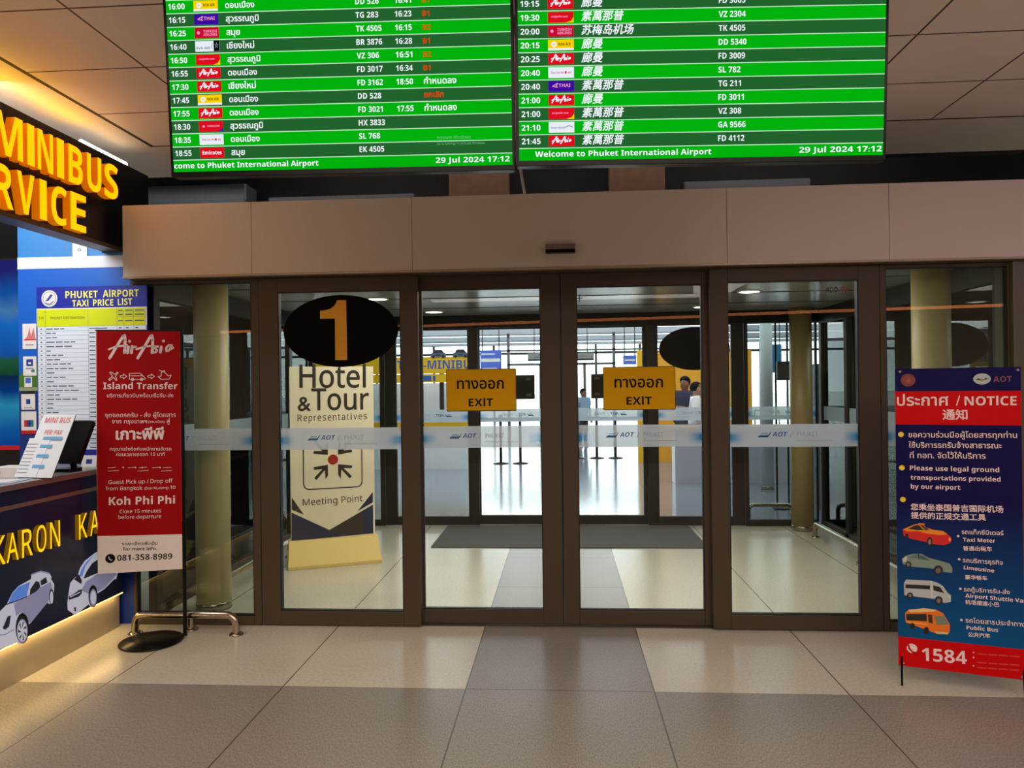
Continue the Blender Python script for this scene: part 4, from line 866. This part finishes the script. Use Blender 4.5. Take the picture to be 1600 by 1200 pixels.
vehicle('printed_bus', [([(80, 960), (110, 930), (250, 915), (360, 930), (420, 960), (480, 1060), (480, 1122), (460, 1150), (370, 1146), (280, 1112), (85, 1040)], (236, 118, 14)), ([(110, 930), (250, 915), (360, 930), (340, 946), (120, 952)], (238, 200, 130)), ([(90, 966), (272, 966), (276, 1032), (95, 1022)], DKW), ([(345, 985), (430, 985), (472, 1062), (362, 1062)], (120, 132, 110)), ([(285, 970), (322, 975), (327, 1052), (290, 1042)], (60, 40, 30)),
    ([(90, 1030), (276, 1050), (280, 1068), (90, 1044)], (250, 160, 60)), ([(145, 1074, 24, 28)], TYR), ([(270, 1114, 24, 32)], TYR), ([(340, 1120), (470, 1130), (460, 1148), (370, 1144)], (230, 190, 130))])
mb = MB()
for x in (.02, Wn - .02):
    mb.tube([(x, .004, Hn - .01), (Wn / 2, .07, Hn * .42), (Wn - x, .05, .02)], .005, STEEL, 8)
mb.build('cross_frame', xb)
for x, s in ((.004, -1), (Wn - .004, 1)): MB().tube([(x, .002, .05), (x + s * .002, -.018, .002 - .0995)], .0055, BLACKP, 10).build('leg', xb)
MB().tube([(Wn / 2, .07, Hn * .42), (Wn / 2, .30, -.098)], .006, BLACKP, 10).build('leg', xb)
for x in (.012, Wn - .012):
    for z in (.015, Hn - .015): MB().tube([(x, -.003, z), (x, .006, z)], .006, STEEL, 12).build('eyelet', xb)

# ------------------------------------------------------------------ things on the doors
EXY = mat('exit_yellow', (226, 168, 0), 0.6, spec=0.12); EXB = mat('exit_edge', (60, 44, 8), 0.5)
def exit_sign(px, label, base, thai, en):
    P = Panel((0, 4.903, 0), 0); A, B = P.at(*px[0]), P.at(*px[1]); r = empty('exit_sign', mw=P.mw @ Matrix.Translation((A.x, 0, B.y)), label=label, cat='sign', group='yellow exit signs on the sliding doors')
    w, h = B.x - A.x, A.y - B.y
    MB().rbox(0, w, 0, .010, 0, h, .008, EXB).build('backing', r); mb = MB(); mb.rbox(.004, w - .004, -.0015, 0, .006, h - .004, .006, EXY); mb.build('plate', r)
    mb = MB(); f = lambda q: P.at(*q) - Vector((A.x, B.y))
    put_text(mb, 'ทางออก', BLACK, f(thai[0]), f(thai[1]), y=-.0025, strike=.018, res=4); put_text(mb, sans('EXIT', 'B'), BLACK, f(en[0]), f(en[1]), height=.052, y=-.0025); mb.build('lettering', r)
exit_sign(((697, 577), (807, 642)), 'yellow exit sign on the left sliding door pane', 0, ((714.5, 607.5), (787, 607)), ((732.5, 635), (770.5, 634.5)))
exit_sign(((942, 573.5), (1056, 640)), 'yellow exit sign on the right sliding door pane', 0, ((960.5, 605.5), (1035.5, 605)), ((979, 632.5), (1018.5, 632)))
EXK = mat('sign_reverse', (34, 32, 18), 0.7, spec=.15)
def back_sign(x0, x1, label):
    r = empty('reversed_exit_sign', ((x0 + x1) / 2, 8.4395, 1.437), label=label, cat='sign'); w = x1 - x0
    MB().rbox(-w / 2, w / 2, 0, .008, 0, .278, .008, EXK).build('backing', r); mb = MB()
    for x in (-w * .35, w * .35):
        for z in (.05, .23): MB().rbox(x - .03, x + .03, -.001, .0, z - .015, z + .015, .004, mat('tape', (70, 66, 48), .5)).build('tape', r)
back_sign(-.772, -.304, 'dark back of the exit sign on the inner door, right of the left yellow sign'); back_sign(.338, .80, 'dark back of the exit sign on the inner door, behind the right yellow sign')
def oval(loc, label, numeral, yaw=0):
    P = Panel(loc, yaw); r = empty('number_sign', mw=P.mw, label=label, cat='sign')
    mb = MB(); k = 64; rx, rz = .3915, .2415
    vs = [(rx * math.cos(2 * PI * i / k), y, rz * math.sin(2 * PI * i / k)) for y in (0, .0015) for i in range(k)]
    mb.add(vs, [tuple(range(k)), tuple(range(2 * k - 1, k - 1, -1))] + [(i, i + k, (i + 1) % k + k, (i + 1) % k) for i in range(k)], mat('oval_black', (6, 6, 6), .7, spec=.08)); mb.build('oval_plate', r)
    if numeral:
        f = lambda x, y: P.at(420 + x / 4.617, 430 + y / 4.617)
        mb = MB(); mb.poly([f(*q) for q in ((495, 180), (558, 180), (566, 612), (480, 612), (477, 312), (370, 315), (370, 257), (405, 254), (445, 242), (475, 218))], mat('numeral_gold', (226, 158, 8), .45), -.0006); mb.build('numeral', r)
oval((-1.473, 4.847, 1.977), 'black oval door sign with a large gold numeral 1', True)
oval((1.49, 8.350, 1.985), 'black oval sign seen from behind on the inner right door', False)
mb = MB(); mb.stroke([(-.02, 0), (.02, 0)], .006, BLACK, 0); mb.stroke([(0, -.023), (0, .023)], .006, BLACK, 0); o = mb.build('cross_mark'); q = Panel((0, 4.917, 0)).at(905, 466); o.location = (q.x, 4.917, q.y); tag(o, 'small black cross mark at the top left of the right sliding pane', 'mark')
Pq = Panel((0, 4.849, 0)); mb = MB(); put_text(mb, sans('ADD-', 'b'), mat('code_maroon', (70, 20, 30), .5), Pq.at(1290.5, 457), Pq.at(1312, 456.5), height=.034, y=0); put_text(mb, sans('02', 'b'), mat('code_red', (150, 30, 40), .5), Pq.at(1314, 456.5), Pq.at(1325, 456), height=.034, y=0)
o = mb.build('code_lettering'); o.location = (0, 4.849, 0); tag(o, 'small dark red code lettering at the top of the far right door pane', 'lettering')
se = empty('door_sensor', (0.004, 4.75, 2.442), label='black motion sensor on the beige header over the middle doors', cat='sensor')
MB().rbox(-.096, .096, -.045, 0, .022, .056, .006, mat('sensor_shell', (120, 108, 92), .4), 'z').build('housing', se, bevel=.003); MB().rbox(-.095, .095, -.048, 0, 0, .022, .006, BLACKP, 'z').build('lens', se)

# ------------------------------------------------------------------ vestibule: meeting point board, mat, downlights
PMt = Panel((-2.432, 6.45, 0.229), math.radians(23)); Fa = lambda L: [PMt.at(420 + x / 6.667, 540 + y / 6.667) for x, y in L]; Fb = lambda L: [PMt.at(420 + x / 3.75, 660 + y / 3.75) for x, y in L]
mp_ = empty('meeting_point_board', mw=PMt.mw, label='cream meeting point board on a yellow wedge base behind the left door', cat='board')
MPC = mat('board_cream', (240, 232, 200), .45, noise=.03, nscale=3); MNV = mat('board_navy', (34, 38, 72), .4); MBR = mat('board_brown', (52, 40, 30), .5); MBL = mat('board_teal', (20, 48, 74), .4)
Wm, Hm = .748, 1.56
mb = MB(); mb.rbox(0, Wm, 0, .05, -.02, Hm, .004, MPC); pn = mb.build('panel', mp_, bevel=.002)
mb = MB()
def t3(F, s, m, L, R, style='', **k): put_text(mb, sans(s, style), m, F([L])[0], F([R])[0], y=-.0012, res=3, **k)
t3(Fa, 'Hotel', MBR, (322, 437), (1008, 434), '', height=.205, strike=.012); t3(Fa, '&', MBR, (305, 680), (435, 676), '', strike=.015); t3(Fa, 'Tour', MBR, (447, 672), (1040, 662), '', height=.195, strike=.012)
L0, R0 = (300, 790), (1024, 766)
for i, ch in enumerate('Representatives'):
    wv = [1.25, 1, 1, .6, 1, .95, 1, 1, .6, 1, .6, .35, 1, 1, .95]; tot = sum(wv) + .45 * 14; s0 = (sum(wv[:i]) + .45 * i) / tot; s1 = (sum(wv[:i + 1]) + .45 * i) / tot
    t3(Fa, ch, MBR, (L0[0] + (R0[0] - L0[0]) * s0, L0[1] + (R0[1] - L0[1]) * s0), (L0[0] + (R0[0] - L0[0]) * s1, L0[1] + (R0[1] - L0[1]) * s1), '', height=.062)
t3(Fb, 'Meeting Point', MBR, (200, 488), (550, 462)); mb.build('lettering', pn)
mb = MB(); c = Fb([(376, 218)])[0]; q = .26
pts = []
for cx, cz, s in ((1, 1, 0), (-1, 1, 1), (-1, -1, 2), (1, -1, 3)):
    for k in range(6): t = (s + k / 5) * PI / 2; pts.append((c.x + cx * (q - .05) + .05 * math.cos(t), c.y + cz * (q - .05) + .05 * math.sin(t)))
mb.stroke(pts, .010, MBR, -.0012, closed=True); mb.disc(c.x, c.y, .046, .046, mat('board_red', (170, 32, 26), .5), -.0012)
arrow = [(-118, 42), (-31, 30), (-31, 98), (-46, 120), (-50, 62), (-101, 122), (-114, 108), (-64, 55), (-114, 58)]
for sx in (1, -1):
    for sy in (1, -1): mb.poly([(c.x + sx * x * .00147, c.y - sy * y * .00147) for x, y in arrow], MBR, -.0012)
mb.build('meeting_symbol', pn)
mb = MB()
for P, m in (([(135, 440), (205, 540), (135, 512)], MBR), ([(610, 406), (610, 468), (520, 520)], MNV), ([(133, 528), (355, 630), (610, 482), (612, 650), (133, 695)], MNV), ([(355, 632), (545, 522), (560, 655), (380, 645)], MBR), ([(560, 530), (610, 482), (612, 560), (580, 590)], MBL)): mb.poly(Fb(P), m, -.0012 - (.0004 if m in (MBR, MBL) else 0))
mb.build('chevrons', pn)
mb = MB(); a0, a1 = -.035, Wm + .035
mb.add([(-.02, -.03, .0), (Wm + .02, -.03, 0), (a1, -.17, -.20), (a0, -.17, -.20), (a0, -.17, -.229), (a1, -.17, -.229), (-.02, .08, 0), (Wm + .02, .08, 0), (a1, .22, -.229), (a0, .22, -.229)],
       [(0, 1, 2, 3), (3, 2, 5, 4), (0, 6, 7, 1), (6, 9, 8, 7), (1, 7, 8, 5, 2), (0, 3, 4, 9, 6), (4, 5, 8, 9)], mat('base_yellow', (228, 200, 116), .45, noise=.03, nscale=4)); mb.build('wedge_base', mp_, bevel=.004)
mt = mat('mat_grey', (86, 86, 84), .95, noise=.2, nscale=160)
mb = MB(); mb.rbox(-1.31, 1.40, 7.215, 8.325, .0005, .009, .02, mt, 'z'); o = mb.build('door_mat'); tag(o, 'wide dark grey door mat in front of the inner doors', 'mat')
for i, (x, y, l) in enumerate(((-1.36, 7.85, 'round downlight near the inner header, seen through the left sliding pane'), (1.49, 7.85, 'round downlight near the inner header, seen through the right sliding pane'), (1.66, 6.6, 'round downlight nearer the outer doors on the right side'), (-1.66, 6.6, 'round downlight nearer the outer doors on the left side'))):
    d = empty('downlight', (x, y, 2.40), label=l, cat='light', group='vestibule downlights')
    MB().lathe([(.105, 0), (.105, -.006), (.09, -.008), (.088, 0)], WHITE, n=32).build('rim', d); MB().lathe([(.086, -.003), (.086, -.0045)], lamp_mat('downlight_white', (255, 244, 222), 7), n=32).build('diffuser', d)
# orange light strip hung behind the photographer, seen as the streak in the glass
o = MB().rbox(-5.6, 5.6, -.02, .02, 2.495, 2.532, .01, lamp_mat('orange_strip', (255, 150, 90), 6), 'x').build('strip_lamp'); o.location = (0, -.8, 0); o.rotation_euler = (0, 0, math.radians(11)); tag(o, 'orange light strip over the arrivals hall, seen as a streak in the glass', 'lamp')

# ------------------------------------------------------------------ terminal hall beyond the inner doors
KY = mat('kiosk_yellow', (240, 186, 10), .45, noise=.03, nscale=2); KO = mat('kiosk_orange', (246, 172, 40), .5); KW = mat('kiosk_white', (228, 232, 234), .5); KB = mat('kiosk_blue', (40, 96, 180), .45)
for y, l in ((19.5, 'nearest of the long white ceiling light strips in the far hall'), (23, 'second long white ceiling light strip in the far hall'), (26.5, 'third long white ceiling light strip in the far hall'), (30.5, 'farthest of the long white ceiling light strips, by the bright facade')):
    d = empty('strip_light', (0, y, 3.40), label=l, cat='light', group='hall light strips'); MB().box(-14, 14, -.12, .12, -.03, 0, KW).build('housing', d); MB().box(-13.9, 13.9, -.10, .10, -.036, -.03, lamp_mat('strip_white', (255, 255, 255), 4)).build('diffuser', d)
k = empty('minibus_kiosk', (-3.3, 14.3, 0), label='yellow minibus kiosk with blue letters and car pictures, left in the far hall', cat='kiosk')
MB().box(-1.75, 1.55, -.30, -.22, 1.84, 2.16, KY).build('fascia', k); MB().box(-1.75, 1.55, -.29, -.23, 1.67, 1.83, KY).build('lower_fascia', k)
MB().box(-1.75, 1.55, .9, .95, 0, 1.66, KW).build('back_wall', k); MB().box(-1.7, 1.5, -.25, .2, 0, .74, KW).build('counter', k); MB().box(-1.7, 1.5, -.26, .2, .74, .95, KY).build('counter_band', k); MB().box(-1.75, 1.55, -.3, .25, .95, .99, KB).build('counter_top', k)
for x in (-1.7, -.1, 1.0, 1.5): MB().box(x - .04, x + .04, -.26, -.18, .99, 1.84, KW if x != 1.0 else mat('kiosk_dark', (30, 30, 34), .5)).build('post', k)
mb = MB(); put_text(mb, sans('TAXI-MINIBUS', 'b'), KB, (.15, 1.93), (1.70, 1.93), height=.165, y=-.302); [mb.rect(q, 1.70, q + w, 1.80, KB, -.292) for q, w in ((.5, .12), (.65, .16), (.84, .05), (1.12, .09), (1.24, .18))]; mb.build('lettering', k)
def car_cut(x, s):
    mb = MB(); y = -.31
    P = lambda L: [(x + a * s, 2.14 + b * s) for a, b in L]
    k2 = [(-.5, .05), (-.48, .28), (-.36, .32), (-.24, .52), (.22, .52), (.38, .32), (.5, .26), (.5, .05)]
    q = P(k2); n = len(q); mb.add([(a, y, b) for a, b in q] + [(a, y + .03, b) for a, b in q], [tuple(range(n)), tuple(range(2 * n - 1, n - 1, -1))] + [(i, i + n, (i + 1) % n + n, (i + 1) % n) for i in range(n)], mat('car_picture_grey', (92, 104, 116), .4))
    mb.poly(P([(-.34, .32), (-.22, .48), (.2, .48), (.34, .32)]), mat('car_picture_glass', (34, 42, 52), .4), y - .001)
    for a in (-.32, .32): mb.disc(x + a * s, 2.14 + .08 * s, .09 * s, .09 * s, VK, y - .002, 18)
    mb.rect(x - .16 * s, 2.14 + .14 * s, x + .16 * s, 2.14 + .22 * s, mat('car_picture_glass', (34, 42, 52), .4), y - .001)
    mb.build('car_picture', k)
car_cut(.95, .30); car_cut(1.38, .30)
k = empty('orange_kiosk', (2.55, 15.0, 0), label='orange yellow kiosk wall behind the two standing people', cat='kiosk')
MB().box(-1.0, 1.3, .2, .26, 0, 2.25, KO).build('back_wall', k); MB().box(-1.0, -.7, .1, .2, 0, 2.28, KY).build('side_post', k); MB().box(-.75, 1.2, -3.1, -2.75, 0, .74, mat('kiosk_lilac', (206, 204, 216), .4)).build('counter', k); MB().box(-.75, .3, -3.11, -2.75, .74, .87, mat('kiosk_red', (206, 50, 24), .5)).build('counter_band', k); MB().box(.3, 1.2, -3.11, -2.75, .74, .87, FR).build('counter_band', k); MB().box(-.8, 1.25, -3.15, -2.7, .87, .90, KY).build('counter_top', k)
def hung(name, x0, x1, y, z0, z1, m, label, cat, stripes=None, top=3.42):
    r = empty(name, ((x0 + x1) / 2, y, z0), label=label, cat=cat); w = x1 - x0; h = z1 - z0
    mb = MB(); mb.box(-w / 2, w / 2, 0, .06, 0, h, m); mb.build('panel', r)
    for x in (-w * .4, w * .4): MB().tube([(x, .03, h), (x, .03, top - z0)], .012, FR, 8).build('hanger', r)
    if stripes:
        mb = MB(); stripes(mb, w, h); mb.build('print', r)
hung('hanging_sign', -.9, .89, 20, 2.25, 2.46, mat('sign_grey', (176, 180, 180), .5), 'long grey hanging sign with black lower edge in the middle of the hall', 'sign', lambda m, w, h: (m.rect(-w / 2, 0, w / 2, h * .2, BLACK, -.002), m.rect(-w * .4, h * .45, w * .4, h * .55, PGY, -.002)))
hung('blue_poster', -1.76, -1.30, 16, 1.86, 2.37, mat('poster_blue', (76, 110, 214), .5), 'blue hanging poster with white lines, left of the hall middle', 'poster', lambda m, w, h: (m.rect(-w * .45, h * .5, w * .45, h * .64, WHITE, -.002), m.rect(-w * .4, h * .16, w * .3, h * .24, WHITE, -.002), m.rect(-w * .45, h * .8, w * .2, h * .86, WHITE, -.002)))
hung('blue_poster', 1.36, 1.64, 16.2, 2.02, 2.22, mat('poster_blue', (76, 110, 214), .5), 'small blue hanging poster above the right yellow exit sign', 'poster', lambda m, w, h: m.rect(-w * .4, h * .4, w * .4, h * .55, WHITE, -.002))
hung('blue_sign', -5.62, -5.10, 14, 1.95, 2.42, mat('sign_royal_blue', (44, 66, 206), .45, emit=.4), 'blue hanging sign with white letters seen at the left edge of the left door', 'sign', lambda m, w, h: (put_text(m, sans('HT', 'b'), WHITE, (-.02, h * .38), (.22, h * .38), y=-.002), m.rect(-.1, h * .14, .28, h * .18, WHITE, -.002)))
hung('flag_banner', 5.45, 5.85, 20, 1.85, 2.60, mat('flag_blue', (60, 160, 214), .6), 'blue and pink hanging flag in the right part of the hall', 'flag', lambda m, w, h: m.poly([(-w * .5, 0), (-w * .1, 0), (-w * .1, h * .5), (-w * .3, h)], mat('flag_pink', (214, 150, 170), .6), -.002))
r = empty('post_sign', (2.80, 9.5, 0), label='grey square box between two thin black posts, left of the inner column', cat='sign'); MB().rbox(-.085, .085, -.03, .03, 1.62, 1.86, .01, mat('box_grey', (112, 114, 116), .5)).build('box', r)
for x in (-.085, .06): MB().tube([(x, .04, 0), (x, .04, 2.45)], .012, BLACKP, 10).build('post', r)
MB().rbox(-.16, .16, -.1, .14, 0, .015, .02, BLACKP, 'z').build('base', r)
r = empty('ticket_machine', (3.35, 9.6, 0), label='grey upright machine beyond the right glass wall', cat='machine'); MB().rbox(-.17, .17, -.2, .2, 0, 1.82, .02, mat('machine_grey', (104, 108, 110), .45), 'z').build('cabinet', r, bevel=.006); mb = MB(); mb.rect(-.12, 1.35, .12, 1.65, VD, -.202); mb.rect(-.1, 1.0, .1, 1.1, PGY, -.202); mb.rect(-.12, .3, .12, .8, mat('machine_panel', (70, 74, 78), .5), -.202); mb.build('front_panel', r)
# queue posts
def queue_post(x, y, label):
    r = empty('queue_post', (x, y, 0), label=label, cat='post', group='black queue posts in the hall'); MB().lathe([(.16, 0), (.16, .012), (.05, .03)], BLACKP, n=24).build('base', r); MB().lathe([(.028, .03), (.028, .9)], BLACKP, n=16).build('pole', r); MB().lathe([(.04, .9), (.04, .98), (.03, 1.0)], BLACKP, n=16).build('head', r)
for x, y, l in ((-1.25, 15, 'black queue post under the blue hanging poster'), (-.85, 15, 'black queue post right of the one under the blue poster'), (.35, 16, 'black queue post just right of the middle stiles'), (.75, 16, 'black queue post second right of the middle stiles'), (1.15, 16, 'black queue post left of the orange kiosk')): queue_post(x, y, l)
r = empty('luggage_trolley', (4.3, 15.4, 0), label='steel luggage trolley on the shiny hall floor at the right', cat='trolley')
mb = MB(); mb.tube([(-.25, .4, 1.0), (.25, .4, 1.0)], .016, STEEL); mb.tube([(-.25, .4, 1.0), (-.25, .3, .15), (-.22, -.45, .15), (.22, -.45, .15), (.25, .3, .15), (.25, .4, 1.0)], .014, STEEL); mb.tube([(-.24, .34, .5), (.24, .34, .5)], .012, STEEL); mb.build('frame', r)
MB().box(-.22, .22, -.45, .3, .15, .17, mat('machine_panel', (70, 74, 78), .5)).build('deck', r)
for x, y in ((-.2, .3), (.2, .3), (0, -.38)): MB().tube([(x - .02, y, .07), (x + .02, y, .07)], .07, BLACKP, 16).build('wheel', r)

# ------------------------------------------------------------------ people in the hall
SKIN = mat('skin', (176, 124, 98), .55); SKIN2 = mat('skin_tan', (140, 92, 70), .55); HAIR = mat('dark_hair', (14, 11, 10), .7, spec=.1)
def skinned(name, J, E_, m, parent, sub=2, root=0):
    me = bpy.data.meshes.new(name); me.from_pydata([j[0] for j in J], E_, []); me.materials.append(m)
    o = bpy.data.objects.new(name, me); COL.objects.link(o); o.parent = parent
    s = o.modifiers.new('skin', 'SKIN'); s.use_smooth_shade = True
    for i, j in enumerate(J):
        sv = me.skin_vertices[0].data[i]; sv.radius = j[1] if isinstance(j[1], tuple) else (j[1], j[1]); sv.use_root = (i == root)
    b = o.modifiers.new('subsurf', 'SUBSURF'); b.levels = b.render_levels = sub
    return o
def person(label, loc, yaw, hgt, shirt, trousers, skin, arms, bend=0.0, hair_long=False):
    """standing figure facing local -Y; arms = (left elbow, left hand, right elbow, right hand) in units of height"""
    r = empty('person', loc, label=label, cat='person'); r.rotation_euler = (0, 0, yaw); s = hgt
    V = lambda x, y, z: (x * s, y * s - bend * max(0, z - .5) * s, z * s)
    P = {'pel': V(0, 0, .53), 'wst': V(0, 0, .61), 'chs': V(0, 0, .73), 'nck': V(0, .004, .835), 'hdb': V(0, -.006, .875), 'hdt': V(0, -.008, .965)}
    J = [(P['pel'], (.088 * s, .062 * s)), (P['wst'], (.078 * s, .056 * s)), (P['chs'], (.092 * s, .062 * s)), (P['nck'], .032 * s), (P['hdb'], (.040 * s, .046 * s)), (V(0, -.008, .925), (.045 * s, .056 * s)), (P['hdt'], (.030 * s, .036 * s))]
    Ed = [(0, 1), (1, 2), (2, 3), (3, 4), (4, 5), (5, 6)]
    nz = len(J); J.append((V(0, -.066, .912), .009 * s)); Ed.append((5, nz))
    for sx in (-1, 1): J.append((V(sx * .046, .008, .918), .008 * s)); Ed.append((5, len(J) - 1))
    legs = []; arm_j = []
    for i, sx in enumerate((-1, 1)):
        h = len(J); st = .03 * sx
        J += [(V(sx * .052, 0, .49), .052 * s), (V(sx * .056, -.005 + .2 * st * .3, .285), .034 * s), (V(sx * .058, .012, .05), .021 * s), (V(sx * .064, -.06, .018), (.022 * s, .014 * s))]
        Ed += [(0, h), (h, h + 1), (h + 1, h + 2), (h + 2, h + 3)]; legs.append([J[h + q] for q in range(4)])
        a = len(J); el, hd = arms[2 * i], arms[2 * i + 1]
        J += [(V(sx * .112, .004, .805), .036 * s), (V(*el), .025 * s), (V(*hd), .016 * s)]; Ed += [(2, a), (a, a + 1), (a + 1, a + 2)]; arm_j.append([J[a + q] for q in range(3)])
        d = (Vector(J[a + 2][0]) - Vector(J[a + 1][0])).normalized(); sd = d.cross(Vector((0, 0, 1))); sd = sd.normalized() if sd.length > .1 else Vector((0, 1, 0))
        wr = Vector(J[a + 2][0]); pm = len(J); J.append((tuple(wr + d * .045 * s), (.020 * s, .012 * s))); Ed.append((a + 2, pm))
        for f_, (o_, L_) in enumerate(((-.018, .040), (-.006, .047), (.006, .044), (.018, .034))):
            b0 = wr + d * .06 * s + sd * o_ * s; J += [(tuple(b0), .0055 * s), (tuple(b0 + d * L_ * .6 * s - Vector((0, 0, .006 * s))), .005 * s), (tuple(b0 + d * L_ * s - Vector((0, 0, .016 * s))), .0042 * s)]; q = len(J) - 3; Ed += [(pm, q), (q, q + 1), (q + 1, q + 2)]
        b0 = wr + d * .025 * s + sd * -.018 * s; J += [(tuple(b0), .0065 * s), (tuple(b0 + d * .022 * s - sd * .012 * s), .005 * s)]; q = len(J) - 2; Ed += [(a + 2, q), (q, q + 1)]
    skinned('body', J, Ed, skin, r)
    g = 1.13
    JS = [(V(0, 0, .50), (.110 * s, .082 * s)), (P['wst'], (.104 * s, .078 * s)), (P['chs'], (.122 * s, .086 * s)), (V(0, .004, .825), (.066 * s, .056 * s))]; ES = [(0, 1), (1, 2), (2, 3)]
    for i in range(2):
        a = len(JS); sh, el, hd = arm_j[i]; e2 = tuple(Vector(sh[0]).lerp(Vector(el[0]), .8)); JS += [(sh[0], .056 * s), (e2, .044 * s)]; ES += [(2, a), (a, a + 1)]
    skinned('shirt', JS, ES, shirt, r)
    JT = [(V(0, 0, .53), (.094 * s, .068 * s))]; ET = []
    for L in legs: a = len(JT); JT += [(L[0][0], .060 * s), (L[1][0], .042 * s), (L[2][0], .032 * s)]; ET += [(0, a), (a, a + 1), (a + 1, a + 2)]
    skinned('trousers', JT, ET, trousers, r)
    for L in legs: skinned('shoe', [(tuple(Vector(L[2][0]) + Vector((0, .02 * s, -.026 * s))), (.026 * s, .022 * s)), (L[3][0], (.028 * s, .018 * s))], [(0, 1)], BLACKP, r, 1)
    mb = MB(); c = Vector(V(0, .006, .935)); n = 16; vs = []; rings = 7
    for i in range(rings + 1):
        t = i / rings * PI * .70
        for k_ in range(n):
            ph = 2 * PI * k_ / n; fr = math.sin(ph) < -.35; tt = t * (.50 if fr else (1.2 if hair_long else 1.0))
            vs.append((c.x + .058 * s * math.sin(tt) * math.cos(ph), c.y + .068 * s * math.sin(tt) * math.sin(ph), c.z + .062 * s * math.cos(tt)))
    mb.add(vs, [(i * n + q, (i + 1) * n + q, (i + 1) * n + (q + 1) % n, i * n + (q + 1) % n) for i in range(rings) for q in range(n)], HAIR, True); mb.build('hair', r)
    mb = MB()
    for sx in (-1, 1): e = V(sx * .018, -.062, .928); mb.lathe([(.0001, -.004 * s), (.006 * s, -.002 * s), (.006 * s, .002 * s), (.0001, .004 * s)], mat('eye_dark', (20, 16, 14), .3), e, 10)
    mb.build('eyes', r); mb = MB(); e = V(0, -.057, .892); mb.box(e[0] - .014 * s, e[0] + .014 * s, e[1] - .003 * s, e[1] + .004 * s, e[2] - .003 * s, e[2] + .003 * s, mat('lips', (140, 74, 66), .5)); mb.build('mouth', r)
    return r
PNV = mat('shirt_navy', (36, 42, 70), .7); PTR = mat('trousers_dark', (34, 36, 44), .7); PWH = mat('shirt_white', (238, 240, 244), .7); PLB = mat('shirt_pale_blue', (150, 190, 214), .7)
crossed = ((-.15, -.02, .66), (.01, -.11, .665), (.15, -.02, .66), (-.02, -.10, .645))
reach = ((-.14, -.01, .65), (-.11, -.13, .60), (.14, -.02, .65), (.10, -.15, .60))
hang = ((-.15, .01, .65), (-.15, -.03, .51), (.15, .01, .65), (.15, -.03, .51))
person('person in a navy polo shirt standing before the orange kiosk', (2.27, 13.75, 0), math.radians(-35), 1.74, PNV, PTR, SKIN2, crossed)
person('person in a white shirt turned to the right, beside the navy one', (2.28, 12.85, 0), math.radians(80), 1.63, PWH, PTR, SKIN, reach, .06)
person('person in a pale blue top far back, left of the right exit sign', (.55, 19.2, 0), math.radians(40), 1.50, PLB, PTR, SKIN2, hang, .05, True)
bpy.context.view_layer.update()
